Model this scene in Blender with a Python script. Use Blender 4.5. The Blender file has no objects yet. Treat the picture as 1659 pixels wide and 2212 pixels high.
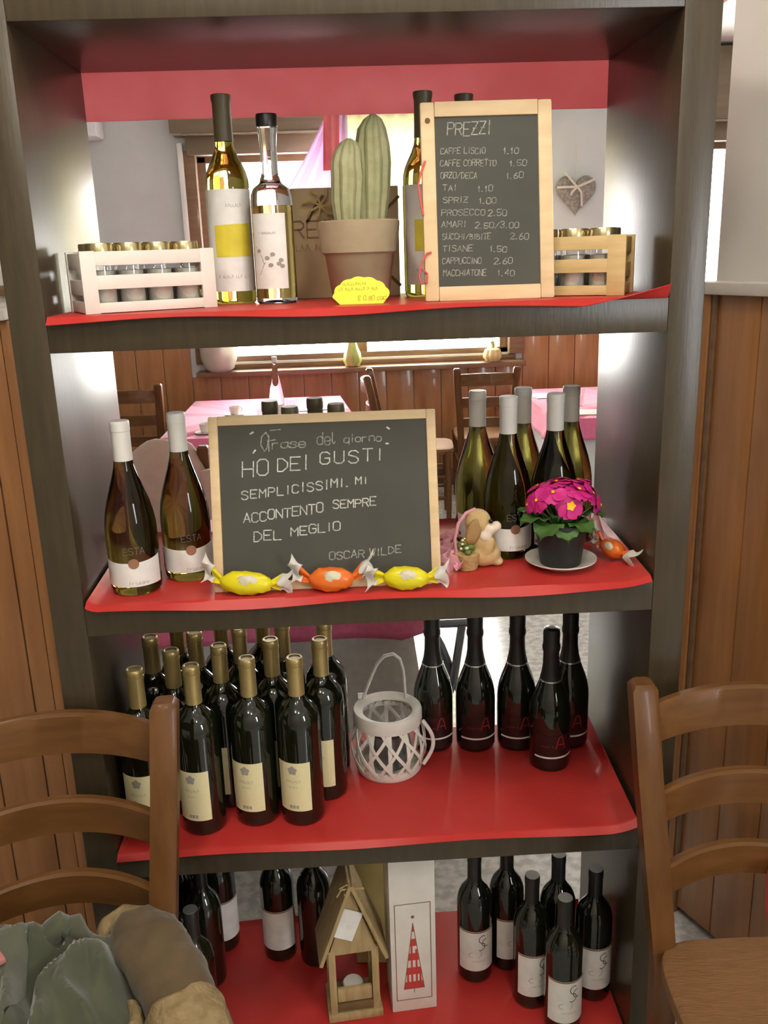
import bpy, bmesh, math, random
from mathutils import Vector, Matrix, noise
random.seed(7)
PI = math.pi
S = bpy.context.scene
COL = S.collection

# ------------------------------------------------------------------ camera
CAM = Vector((-0.0336, -1.4839, 1.6875))
yaw, pitch, roll, FPX = 0.0398, -0.2821, -0.0322, 1955.0
fw = Vector((math.sin(yaw) * math.cos(pitch), math.cos(yaw) * math.cos(pitch), math.sin(pitch)))
r0 = Vector((math.cos(yaw), -math.sin(yaw), 0)); u0 = r0.cross(fw)
rt = r0 * math.cos(roll) + u0 * math.sin(roll); up = u0 * math.cos(roll) - r0 * math.sin(roll)
cd = bpy.data.cameras.new('camera'); cam = bpy.data.objects.new('camera', cd); COL.objects.link(cam)
cam.matrix_world = Matrix(((rt.x, up.x, -fw.x, CAM.x), (rt.y, up.y, -fw.y, CAM.y), (rt.z, up.z, -fw.z, CAM.z), (0, 0, 0, 1)))
cd.sensor_fit = 'VERTICAL'; cd.sensor_height = 36.0; cd.lens = FPX / 2212 * 36.0
cd.clip_start = .02
S.camera = cam

# ------------------------------------------------------------------ world, lights, exposure
W = bpy.data.worlds.new('world'); S.world = W; W.use_nodes = True
bg = W.node_tree.nodes['Background']; bg.inputs[0].default_value = (1.0, .97, .93, 1); bg.inputs[1].default_value = 18.0
vs = S.view_settings
vs.view_transform = 'Standard'; vs.look = 'None'; vs.exposure = 0.85; vs.gamma = 1.0; vs.use_curve_mapping = False
S.cycles.use_denoising = True
S.cycles.max_bounces = 8; S.cycles.transmission_bounces = 8; S.cycles.glossy_bounces = 4; S.cycles.diffuse_bounces = 3
S.cycles.transparent_max_bounces = 16
S.cycles.caustics_reflective = False; S.cycles.caustics_refractive = False
S.cycles.sample_clamp_indirect = 6.0

def light(name, kind, loc, energy, color, size=.1, size_y=None, target=None):
    l = bpy.data.lights.new(name, kind); l.energy = energy; l.color = color
    o = bpy.data.objects.new(name, l); COL.objects.link(o); o.location = loc
    if kind == 'AREA':
        l.size = size
        if size_y: l.shape = 'RECTANGLE'; l.size_y = size_y
    elif kind in ('POINT', 'SPOT'): l.shadow_soft_size = size
    if target is not None:
        d = (Vector(target) - Vector(loc)).normalized(); o.rotation_euler = d.to_track_quat('-Z', 'Y').to_euler()
    return o
# portals that guide the daylight of the sky in through the two windows of the far dining room
for x, w in ((.1, 2.1), (2.7, 1.2)):
    o = light('window_portal', 'AREA', (x, 5.22, 1.66), 1, (1, 1, 1), w, 1.35, (x, 0, 1.66)); o.data.cycles.is_portal = True
# warm ceiling spots above the guests, in front of the shelves
for p, e_ in (((-.4, -.65, 2.78), 12), ((.35, -.9, 2.78), 12), ((-.55, -2.1, 2.78), 11), ((.35, -2.4, 2.78), 11)):
    light('ceiling_spot_offscreen', 'POINT', p, e_, (1, .93, .82), .11)
# daylight of the front room, from the wall behind the camera on the right (seen as tall highlights on the bottles)
light('window_front_right_offscreen', 'AREA', (2.4, -3.48, 1.8), 45, (.92, .96, 1), .8, 1.4, (0, 0, 1.2))

# ------------------------------------------------------------------ materials
MATS = {}
def mat(name, col, rough=.5, col2=None, scale=20, metal=0, trans=0, ior=1.45, spec=.5, coat=0, bump=0, bscale=None,
        stretch=None, alpha=1, translucent=0, contrast=(.35, .65), sheen=0):
    if name in MATS: return MATS[name]
    m = bpy.data.materials.new(name); m.use_nodes = True
    nt = m.node_tree; b = nt.nodes['Principled BSDF']
    I = b.inputs
    I['Base Color'].default_value = (*col, 1); I['Roughness'].default_value = rough; I['Metallic'].default_value = metal
    I['Transmission Weight'].default_value = trans; I['IOR'].default_value = ior
    I['Specular IOR Level'].default_value = spec; I['Coat Weight'].default_value = coat; I['Coat Roughness'].default_value = .08
    I['Alpha'].default_value = alpha; I['Sheen Weight'].default_value = sheen
    tc = nt.nodes.new('ShaderNodeTexCoord'); mp = nt.nodes.new('ShaderNodeMapping')
    nt.links.new(tc.outputs['Object'], mp.inputs['Vector'])
    if stretch: mp.inputs['Scale'].default_value = stretch
    if col2 is None: col2 = tuple(min(1, c * 1.12 + .002) for c in col)
    n = nt.nodes.new('ShaderNodeTexNoise'); n.inputs['Scale'].default_value = scale; n.inputs['Detail'].default_value = 5
    nt.links.new(mp.outputs['Vector'], n.inputs['Vector'])
    cr = nt.nodes.new('ShaderNodeValToRGB'); e = cr.color_ramp.elements
    e[0].position, e[1].position = contrast
    e[0].color = (*col, 1); e[1].color = (*col2, 1)
    nt.links.new(n.outputs['Fac'], cr.inputs['Fac']); nt.links.new(cr.outputs['Color'], I['Base Color'])
    if bump:
        n2 = nt.nodes.new('ShaderNodeTexNoise'); n2.inputs['Scale'].default_value = bscale or scale * 3; n2.inputs['Detail'].default_value = 4
        nt.links.new(mp.outputs['Vector'], n2.inputs['Vector'])
        bp = nt.nodes.new('ShaderNodeBump'); bp.inputs['Strength'].default_value = bump; bp.inputs['Distance'].default_value = .01
        nt.links.new(n2.outputs['Fac'], bp.inputs['Height']); nt.links.new(bp.outputs['Normal'], I['Normal'])
    if translucent:
        t = nt.nodes.new('ShaderNodeBsdfTranslucent'); mx = nt.nodes.new('ShaderNodeMixShader')
        nt.links.new(cr.outputs['Color'], t.inputs['Color'])
        mx.inputs[0].default_value = translucent
        out = nt.nodes['Material Output']
        nt.links.new(b.outputs[0], mx.inputs[1]); nt.links.new(t.outputs[0], mx.inputs[2]); nt.links.new(mx.outputs[0], out.inputs['Surface'])
    MATS[name] = m
    return m
def pane_mat(name, gloss=.08):
    m = bpy.data.materials.new(name); m.use_nodes = True; nt = m.node_tree
    t = nt.nodes.new('ShaderNodeBsdfTransparent'); t.inputs[0].default_value = (.97, .98, .98, 1)
    g = nt.nodes.new('ShaderNodeBsdfGlossy'); g.inputs['Roughness'].default_value = .02
    mx = nt.nodes.new('ShaderNodeMixShader'); mx.inputs[0].default_value = gloss
    nt.links.new(t.outputs[0], mx.inputs[1]); nt.links.new(g.outputs[0], mx.inputs[2])
    nt.links.new(mx.outputs[0], nt.nodes['Material Output'].inputs['Surface']); return m

M_WENGE = mat('wenge_laminate', (.043, .031, .016), .3, (.055, .04, .021), 14, stretch=(6, 6, .7), spec=.5, bump=.03)
M_PAPER = mat('red_paper', (.45, .028, .024), .42, (.5, .036, .03), 9, spec=.4, bump=.06, bscale=25)
M_PAPERT = mat('red_paper_pink_reverse', (.85, .36, .38), .5, (.88, .4, .42), 12, translucent=.6)
M_WALL = mat('white_plaster', (.72, .68, .62), .8, (.76, .72, .66), 6, bump=.04, bscale=60)
M_WALLB = mat('pale_plaster', (.66, .68, .67), .8, (.7, .72, .71), 5, bump=.03)
M_WOOD = mat('wainscot_wood', (.34, .14, .045), .3, (.43, .19, .066), 7, stretch=(5, 5, .5), spec=.5, coat=.25, bump=.03)
M_WOODD = mat('dark_window_wood', (.16, .085, .04), .4, (.21, .115, .055), 8, stretch=(.6, 5, 5), coat=.2)
M_TAUPE = mat('taupe_shutter_box', (.2, .15, .095), .5, (.23, .175, .11), 6, stretch=(.5, 5, 5))
M_LEDGE = mat('taupe_ledge', (.2, .15, .095), .22, (.23, .175, .11), 6, stretch=(.5, 5, 5), coat=.4)
M_CEIL = mat('ceiling_paint', (.8, .79, .75), .8, None, 4)
M_FLOOR = mat('terrazzo', (.42, .41, .39), .18, (.62, .61, .58), 34, contrast=(.4, .6), spec=.6, coat=.15)
M_BOARD = mat('slate_paint', (.046, .045, .034), .65, (.058, .056, .043), 9, contrast=(.3, .7))
M_FRAME = mat('pine_frame', (.62, .44, .24), .5, (.7, .52, .3), 10, stretch=(1, 5, 5), bump=.02)
M_CHALK = mat('chalk', (.62, .62, .56), .9, (.35, .35, .31), 220, contrast=(.4, .62))
M_CHALK2 = mat('faint_chalk', (.4, .4, .34), .9, (.2, .2, .165), 220, contrast=(.4, .62))
M_CHAIR = mat('chair_walnut', (.105, .042, .011), .4, (.14, .058, .016), 9, stretch=(5, 5, .6), coat=.06, spec=.3)
M_CHAIRX = mat('chair_slat_walnut', (.11, .046, .012), .4, (.15, .064, .018), 9, stretch=(.6, 5, 5), coat=.06, spec=.3)
M_SEAT = mat('rush_seat', (.17, .08, .026), .7, (.21, .1, .035), 30, stretch=(1, 8, 1), bump=.3, bscale=50)
M_GREENGL = mat('dark_green_glass', (.006, .007, .003), .035, (.008, .009, .004), 5, spec=.6, coat=.4)
M_AMBER = mat('olive_glass', (.16, .14, .028), .02, (.18, .155, .032), 3, trans=1, ior=1.38)
M_OIL = mat('olive_bottle_glass', (.45, .4, .06), .02, (.47, .42, .07), 3, trans=1, ior=1.38)
M_CLEAR = mat('clear_glass', (.97, .98, .97), .01, (.97, .98, .97), 3, trans=1, ior=1.25)
M_SPIRIT = mat('amber_spirit', (.9, .68, .25), .02, (.9, .68, .25), 3, trans=1, ior=1.2)
M_CAPW = mat('white_capsule', (.66, .63, .58), .4, None, 20)
M_CAPG = mat('gold_capsule', (.42, .31, .12), .35, (.5, .38, .16), 20, metal=.55)
M_CAPB = mat('black_capsule', (.014, .012, .01), .3, None, 20)
M_CAPO = mat('olive_capsule', (.1, .08, .04), .45, None, 20)
M_CAPTOP = mat('capsule_disc_grey', (.3, .29, .27), .35, None, 20, metal=.4)
M_SILVER = mat('silver_foil', (.7, .68, .62), .25, None, 20, metal=.9)
M_LABEL = mat('label_white', (.74, .715, .67), .6, None, 30)
M_CREAM = mat('label_cream', (.72, .64, .36), .6, (.76, .68, .4), 20)
M_INK = mat('print_grey', (.32, .28, .24), .7)
M_INKD = mat('print_dark', (.09, .075, .06), .7)
M_BROWN = mat('print_brown', (.28, .13, .07), .5)
M_REDINK = mat('print_red', (.3, .02, .025), .4)
M_REDDK = mat('print_dark_red', (.02, .006, .005), .3)
M_YEL = mat('label_yellow', (.72, .6, .05), .6, (.62, .5, .04), 30)
M_TAG = mat('fluo_card', (.85, .82, .05), .6, (.9, .88, .08), 15)
M_WHITEP = mat('white_paint', (.72, .67, .6), .55, None, 12, bump=.03)
M_NATWOOD = mat('raw_pine', (.52, .36, .15), .6, (.6, .43, .2), 12, stretch=(1, 6, 6), bump=.04)
M_GOLD = mat('gold_lid', (.55, .46, .25), .25, None, 20, metal=.9)
M_JAR = mat('jar_filling', (.6, .56, .47), .5, None, 30)
M_KRAFT = mat('kraft_paper', (.5, .37, .2), .75, (.55, .42, .24), 18, bump=.05)
M_TERRA = mat('taupe_clay', (.34, .26, .16), .8, (.38, .3, .19), 25, bump=.05)
M_CACT = mat('cactus_skin', (.3, .3, .15), .7, (.38, .36, .2), 40, bump=.25, bscale=60)
M_SOIL = mat('soil', (.06, .04, .025), .95, (.1, .07, .04), 60, bump=.5)
M_YELC = mat('yellow_cellophane', (.85, .72, .01), .28, (.9, .8, .03), 20, translucent=.2)
M_ORC = mat('orange_cellophane', (.85, .16, .02), .25, (.9, .22, .03), 20, translucent=.2)
M_TISSUE = mat('white_tissue', (.78, .74, .68), .7, None, 20, translucent=.3)
M_PINKT = mat('pink_tissue', (.82, .36, .42), .6, (.86, .45, .5), 20, translucent=.3)
M_TAN = mat('tan_ceramic', (.46, .3, .12), .6, (.62, .45, .22), 28, contrast=(.38, .62))
M_FUR = mat('cream_ceramic', (.7, .58, .45), .7, None, 25)
M_EYE = mat('black_gloss', (.015, .01, .008), .15)
M_MOSS = mat('moss', (.1, .17, .03), .9, (.2, .28, .06), 90, bump=.6)
M_LEAF = mat('primrose_leaf', (.045, .11, .02), .5, (.08, .17, .035), 25, bump=.2, bscale=60, translucent=.15)
M_STEM = mat('primrose_stem', (.25, .26, .1), .6)
M_PETAL = mat('magenta_petal', (.62, .015, .19), .55, (.72, .03, .28), 40, translucent=.2)
M_PEYE = mat('flower_eye', (.9, .45, .01), .5)
M_POTB = mat('black_plastic', (.012, .012, .012), .5)
M_CERAM = mat('white_ceramic', (.72, .68, .6), .2, None, 8, coat=.3)
M_RATTAN = mat('white_bamboo', (.68, .63, .56), .6, None, 30, bump=.06)
M_SMOKE = mat('votive_glass', (.35, .34, .32), .1, None, 10, trans=.6)
M_RUSTIC = mat('rustic_lantern_wood', (.36, .25, .11), .7, (.46, .33, .16), 14, stretch=(6, 6, 1), bump=.1)
M_RUSTICD = mat('rustic_dark_wood', (.12, .07, .025), .7, (.17, .1, .04), 14)
M_MAG = mat('magenta_cloth', (.62, .12, .24), .7, (.68, .15, .28), 60, bump=.05, bscale=300, sheen=.3)
M_LINEN = mat('white_linen', (.66, .65, .63), .75, None, 40, bump=.05, bscale=300)
M_MENU = mat('white_card', (.88, .87, .85), .5)
M_GOURD = mat('gourd_skin', (.5, .46, .16), .4, (.25, .32, .08), 9, stretch=(3, 3, .4))
M_PUMP = mat('pumpkin_skin', (.72, .58, .3), .45, (.6, .45, .2), 12)
M_LILAC = mat('lilac_voile', (.78, .62, .78), .8, (.82, .66, .82), 8, translucent=.4)
M_REDV = mat('red_voile', (.85, .3, .33), .8, None, 8, translucent=.4)
M_BLIND = mat('cream_blind', (.9, .86, .62), .8, (.93, .9, .68), 3, translucent=.6)
M_WICK = mat('grey_wicker', (.27, .235, .2), .85, (.4, .36, .31), 55, contrast=(.42, .58), bump=.6, bscale=90)
M_RIB = mat('ivory_ribbon', (.68, .62, .52), .6)
M_AC = mat('white_abs', (.8, .82, .82), .4)
M_COATB = mat('beige_coat', (.42, .29, .235), .85, (.46, .32, .26), 20, sheen=.4)
M_COATG = mat('grey_green_coat', (.075, .075, .05), .9, (.1, .1, .07), 9, sheen=.4, bump=.12, bscale=30)
M_COATD = mat('green_coat', (.05, .055, .03), .85, (.085, .09, .05), 9, sheen=.4, bump=.12, bscale=30)
M_SUEDE = mat('brown_suede', (.085, .055, .024), .9, (.12, .078, .036), 14, sheen=.15, bump=.15, bscale=40)
M_FLEECE = mat('tan_fleece', (.22, .155, .07), .95, (.3, .215, .105), 60, bump=.7, bscale=90)
M_REDCL = mat('red_cushion_cloth', (.6, .05, .04), .8)
M_CHROME = mat('dark_metal', (.12, .12, .13), .3, None, 10, metal=.8)
M_PANE = pane_mat('window_glass')
M_THIN = pane_mat('thin_glass', .14)
M_SKIRT = mat('dark_skirting', (.07, .04, .02), .4, None, 8)

# ------------------------------------------------------------------ mesh helpers
class MB:
    def __init__(s): s.v = []; s.f = []
    def add(s, vs, fs):
        o = len(s.v); s.v += [tuple(p) for p in vs]; s.f += [tuple(i + o for i in f) for f in fs]; return s
    def box(s, c, d, bev=0, rot=None):
        bm = bmesh.new(); bmesh.ops.create_cube(bm, size=1)
        for v in bm.verts: v.co = Vector((v.co.x * d[0], v.co.y * d[1], v.co.z * d[2]))
        if bev: bmesh.ops.bevel(bm, geom=list(bm.edges), offset=min(bev, min(d) * .45), segments=2, affect='EDGES', profile=.6)
        if rot is not None: bmesh.ops.rotate(bm, verts=bm.verts, matrix=rot)
        bm.verts.index_update()
        s.add([v.co + Vector(c) for v in bm.verts], [[v.index for v in f.verts] for f in bm.faces]); bm.free(); return s
    def lathe(s, prof, n=32, c=(0, 0, 0), ribs=0, amp=0, caps=True):
        vs = []; fs = []
        for r, z in prof:
            for i in range(n):
                a = 2 * PI * i / n; rr = r * (1 + (amp * abs(math.cos(ribs * a / 2)) - amp if ribs else 0))
                vs.append((c[0] + rr * math.cos(a), c[1] + rr * math.sin(a), c[2] + z))
        for j in range(len(prof) - 1):
            for i in range(n):
                k = (i + 1) % n; fs.append((j * n + i, j * n + k, (j + 1) * n + k, (j + 1) * n + i))
        if caps:
            fs.append(tuple(range(n - 1, -1, -1))); b = (len(prof) - 1) * n; fs.append(tuple(range(b, b + n)))
        return s.add(vs, fs)
    def tube(s, pts, rad, n=8, flat=1.0, caps=True, updir=None):
        pts = [Vector(p) for p in pts]; m = len(pts)
        rads = rad if isinstance(rad, (list, tuple)) else [rad] * m
        vs = []; fs = []; prev = None
        for i, p in enumerate(pts):
            t = (pts[min(i + 1, m - 1)] - pts[max(i - 1, 0)]).normalized()
            if updir is not None: a = Vector(updir)
            elif prev is None: a = Vector((0, 0, 1)) if abs(t.z) < .9 else Vector((1, 0, 0))
            else: a = prev
            a = (a - t * a.dot(t)).normalized(); prev = a; b = t.cross(a)
            for k in range(n):
                q = 2 * PI * k / n; vs.append(p + a * (math.cos(q) * rads[i]) + b * (math.sin(q) * rads[i] * flat))
        for i in range(m - 1):
            for k in range(n):
                l = (k + 1) % n; fs.append((i * n + k, i * n + l, (i + 1) * n + l, (i + 1) * n + k))
        if caps: fs.append(tuple(range(n - 1, -1, -1))); fs.append(tuple(range((m - 1) * n, m * n)))
        return s.add(vs, fs)
    def ell(s, c, r, nu=16, nv=12, rot=None, fn=None):
        vs = []; fs = []
        for j in range(nv + 1):
            th = PI * j / nv
            for i in range(nu):
                a = 2 * PI * i / nu
                d = Vector((math.sin(th) * math.cos(a), math.sin(th) * math.sin(a), math.cos(th)))
                k = fn(d) if fn else 1
                p = Vector((d.x * r[0], d.y * r[1], d.z * r[2])) * k
                if rot is not None: p = rot @ p
                vs.append(p + Vector(c))
        for j in range(nv):
            for i in range(nu):
                k = (i + 1) % nu; fs.append((j * nu + i, (j + 1) * nu + i, (j + 1) * nu + k, j * nu + k))
        return s.add(vs, fs)
    def prism(s, poly, y0, y1, axes='xz'):
        n = len(poly); vs = []
        for y in (y0, y1):
            for a, b in poly: vs.append((a, y, b) if axes == 'xz' else (a, b, y))
        fs = [tuple(range(n)), tuple(range(2 * n - 1, n - 1, -1))]
        for i in range(n): k = (i + 1) % n; fs.append((i, i + n, k + n, k))
        return s.add(vs, fs)
    def sheet(s, fn, nu, nv, th=.001):
        """closed thin sheet: fn(u,v) -> point; thickness along the local normal"""
        P = [[Vector(fn(i / nu, j / nv)) for i in range(nu + 1)] for j in range(nv + 1)]
        vs = []; fs = []
        def nrm(i, j):
            a = P[j][min(i + 1, nu)] - P[j][max(i - 1, 0)]; b = P[min(j + 1, nv)][i] - P[max(j - 1, 0)][i]
            c = a.cross(b); return c.normalized() if c.length > 1e-12 else Vector((0, 0, 1))
        for k in (0, 1):
            for j in range(nv + 1):
                for i in range(nu + 1): vs.append(P[j][i] + nrm(i, j) * (th * (.5 if k == 0 else -.5)))
        N = (nu + 1) * (nv + 1); w = nu + 1
        for j in range(nv):
            for i in range(nu):
                a = j * w + i; fs.append((a, a + 1, a + 1 + w, a + w)); fs.append((a + N, a + w + N, a + 1 + w + N, a + 1 + N))
        for i in range(nu):
            a = i; fs.append((a, a + N, a + 1 + N, a + 1)); a = nv * w + i; fs.append((a, a + 1, a + 1 + N, a + N))
        for j in range(nv):
            a = j * w; fs.append((a, a + w, a + w + N, a + N)); a = j * w + nu; fs.append((a, a + N, a + w + N, a + w))
        return s.add(vs, fs)
    def build(s, name, m, parent=None, smooth=True, ang=40):
        me = bpy.data.meshes.new(name); me.from_pydata(s.v, [], s.f); me.update()
        bm = bmesh.new(); bm.from_mesh(me); bmesh.ops.recalc_face_normals(bm, faces=bm.faces)
        if smooth:
            lim = math.radians(ang)
            for f in bm.faces: f.smooth = True
            for e in bm.edges:
                if len(e.link_faces) == 2 and e.calc_face_angle(0) > lim: e.smooth = False
        bm.to_mesh(me); bm.free()
        me.materials.append(m)
        o = bpy.data.objects.new(name, me); COL.objects.link(o)
        if parent: o.parent = parent
        return o

def tag(o, label=None, cat=None, group=None, kind=None):
    if label: o['label'] = label
    if cat: o['category'] = cat
    if group: o['group'] = group
    if kind: o['kind'] = kind
    return o
def thing(name, loc=(0, 0, 0), rz=0, label=None, cat=None, group=None):
    o = bpy.data.objects.new(name, None); o.empty_display_size = .03; COL.objects.link(o)
    o.location = loc; o.rotation_euler = (0, 0, rz); return tag(o, label, cat, group)
def copy_tree(o, parent=None):
    c = o.copy(); COL.objects.link(c); c.parent = parent
    for ch in list(o.children): copy_tree(ch, c)
    return c
def rotz(a): return Matrix.Rotation(a, 3, 'Z')
ORD = ['first', 'second', 'third', 'fourth', 'fifth', 'sixth', 'seventh', 'eighth']

# single-stroke lettering: strokes are chains of x,y digits on a 4 x 6 grid
GL = {'A': '00-26-40 12-32', 'B': '00-06-35-34-03 03-33-42-41-30-00', 'C': '45-36-16-05-01-10-30-41', 'D': '00-06-26-44-42-20-00',
 'E': '46-06-00-40 03-33', 'F': '46-06-00 03-33', 'G': '45-36-16-05-01-10-30-41-43-23', 'H': '06-00 46-40 03-43', 'I': '26-20',
 'J': '46-41-30-10-01', 'K': '06-00 46-03-40', 'L': '06-00-40', 'M': '00-06-23-46-40', 'N': '00-06-40-46', 'O': '16-05-01-10-30-41-45-36-16',
 'P': '00-06-36-45-44-33-03', 'Q': '16-05-01-10-30-41-45-36-16 22-40', 'R': '00-06-36-45-44-33-03 23-40', 'S': '45-36-16-05-04-33-42-41-30-10-01',
 'T': '06-46 26-20', 'U': '06-01-10-30-41-46', 'V': '06-20-46', 'W': '06-10-24-30-46', 'X': '06-40 46-00', 'Y': '06-23-46 23-20', 'Z': '06-46-00-40 13-33',
 '0': '16-05-01-10-30-41-45-36-16', '1': '14-26-20', '2': '05-16-36-45-44-00-40', '3': '05-16-36-45-44-23-42-41-30-10-01', '4': '30-36-02-42',
 '5': '46-06-03-33-42-41-30-10-01', '6': '36-14-01-10-30-41-42-33-13-02', '7': '06-46-10', '8': '23-04-05-16-36-45-44-23-02-01-10-30-41-42-23',
 '9': '43-13-04-05-16-36-45-43-20', '/': '00-46', '.': '10-20', ',': '21-10', 'e': '02-42-43-34-14-03-01-10-30-41', 'a': '44-14-03-01-10-30-42 44-41-50',
 'r': '00-04 03-14-34', 's': '43-34-14-03-32-41-30-10-01', 'd': '46-40 43-34-14-03-01-10-30-41', 'l': '16-11-20-31', 'f': '00-05-16-26 03-23',
 'g': '44-14-03-01-10-30-42 44-49', 'i': '24-20 25-26', 'o': '14-03-01-10-30-41-43-34-14', 'n': '00-04 03-14-34-43-40', 'u': '04-01-10-30-42 44-40',
 't': '26-21-30-40 04-44', 'v': '04-20-44', 'c': '43-34-14-03-01-10-30-41', 'p': '04-00 03-14-34-43-41-30-10-01', 'h': '06-00 03-14-34-43-40', 'm': '00-04 03-14-23-20 23-34-43-40',
 'E1': '', '€': '45-36-16-05-01-10-30-41 04-34 02-32', ' ': '', '-': '03-43'}
def text(st, x, y, h, w=None, gap=.35, slant=.0, jit=.0, rise=0.0):
    """polylines of a line of handwriting, origin bottom left"""
    w = w or h * .62; out = []; cx = x
    for ch in st:
        g = GL.get(ch, ''); ox = w * .22 if ch in 'I.,1il' else 0; dy = random.uniform(-jit, jit) * h; k = 1 + random.uniform(-jit, jit)
        for stq in g.split():
            pl = []
            for t in stq.split('-'):
                a, b = int(t[0]) / 4 * w, int(t[1]) / 6 * h * k
                if t == '49': b = -.3 * h
                pl.append((cx + a - ox + b * slant, y + b + dy + (cx - x) * rise))
            out.append(pl)
        cx += (w * .55 if ch in 'I.,1il ' else w) + gap * w
    return out, cx - x
def scribble(L, x, y, h):
    """a line of print too small to read: uneven short strokes"""
    out = []; cx = x; rs = random.Random(int(L * 1e5) + int(h * 1e5))
    while cx < x + L:
        k = rs.random(); w = h * (.3 + .35 * k)
        out.append([(cx, y), (cx + w * .4, y + h * (.7 + .3 * k)), (cx + w, y + h * .15 * k)] if k > .4 else [(cx, y + h * .8), (cx, y), (cx + w, y)])
        cx += w + h * (.25 if k < .85 else .8)
    return out, L
def ribbons(mb, strokes, wd, mapf):
    for pl in strokes:
        for (x0, y0), (x1, y1) in zip(pl[:-1], pl[1:]):
            d = Vector((x1 - x0, y1 - y0));
            if d.length < 1e-7: continue
            d.normalize(); n = Vector((-d.y, d.x)) * wd / 2; e = d * wd * .35
            q = [(x0 - e.x + n.x, y0 - e.y + n.y), (x0 - e.x - n.x, y0 - e.y - n.y), (x1 + e.x - n.x, y1 + e.y - n.y), (x1 + e.x + n.x, y1 + e.y + n.y)]
            mb.add([mapf(*p) for p in q], [(0, 1, 2, 3)])
    return mb
def cyl_map(r, a0, off=.0006):
    """u along the girth (metres), v = height; a0 = facing angle (0 faces -Y)"""
    def f(u, v):
        a = -PI / 2 + a0 + u / r; return ((r + off) * math.cos(a), (r + off) * math.sin(a), v)
    return f
def cyl_patch(mb, r, a0, u0, u1, v0, v1, off=.0004, n=14, topf=None):
    f = cyl_map(r, a0, off); vs = []; fs = []
    for i in range(n + 1):
        u = u0 + (u1 - u0) * i / n; vt = v1 if topf is None else topf(u)
        vs += [f(u, v0), f(u, vt)]
    for i in range(n): fs.append((2 * i, 2 * i + 2, 2 * i + 3, 2 * i + 1))
    return mb.add(vs, fs)
def disc_patch(mb, r, a0, cu, cv, rad, off=.0009, n=14, ry=None):
    f = cyl_map(r, a0, off); ry = ry or rad
    vs = [f(cu + rad * math.cos(2 * PI * i / n), cv + ry * math.sin(2 * PI * i / n)) for i in range(n)]
    return mb.add(vs, [tuple(range(n))])

# ------------------------------------------------------------------ the setting
Z1, Z2, Z3, Z4, ZT = 1.600, 1.109, .609, .0955, 2.0224
XI, XO, D, T = .5, .558, .4, .055
CEIL = 2.9
tag(MB().box((.6, 1.0, -.05), (8.4, 11, .1)).build('floor', M_FLOOR, smooth=False), kind='structure')
tag(MB().box((.6, 1.0, CEIL + .05), (8.4, 11, .1)).build('ceiling', M_CEIL, smooth=False), kind='structure')
# far wall with two windows
YB = 5.0
WIN = [(-.95, 1.15), (2.1, 3.3)]; WZ0, WZ1 = .955, 2.32
wb = MB()
for x0, x1 in ((-3.6, -.95), (1.15, 2.1), (3.3, 4.8)): wb.box(((x0 + x1) / 2, YB + .1, CEIL / 2), (x1 - x0, .2, CEIL))
for x0, x1 in WIN:
    wb.box(((x0 + x1) / 2, YB + .1, WZ0 / 2), (x1 - x0, .2, WZ0)); wb.box(((x0 + x1) / 2, YB + .1, (WZ1 + CEIL) / 2), (x1 - x0, .2, CEIL - WZ1))
wall_back = tag(wb.build('wall_back', M_WALLB, smooth=False), kind='structure')
# wainscot boards of the far wall
WH = 1.38
def wains(x0, x1, ztop, w, parent, y):
    n = max(1, round((x1 - x0) / w)); w = (x1 - x0) / n
    me = None
    for i in range(n):
        cx = x0 + w * (i + .5)
        if me is None:
            o = MB().box((0, 0, 0), (w - .004, .018, ztop - .12), .003).build('board', M_WOOD, parent); me = o
        else: o = me.copy(); COL.objects.link(o)
        o.location = (cx, y - .009, .12 + (ztop - .12) / 2)
for x0, x1, zt in ((-3.4, -1.1, WH), (-1.1, 1.25, .86), (1.25, 2.0, WH), (2.0, 3.4, .86), (3.4, 4.7, WH)): wains(x0, x1, zt, .19, wall_back, YB)
for x0, x1 in ((-3.4, -1.1), (1.25, 2.0), (3.4, 4.7)):
    MB().box(((x0 + x1) / 2, YB - .018, WH + .012), (x1 - x0, .036, .03), .006).build('cap_rail', M_WOOD, wall_back)
tag(MB().box((.6, YB - .014, .06), (8, .028, .12), .004).build('baseboard_back', M_SKIRT), kind='structure')
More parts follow.
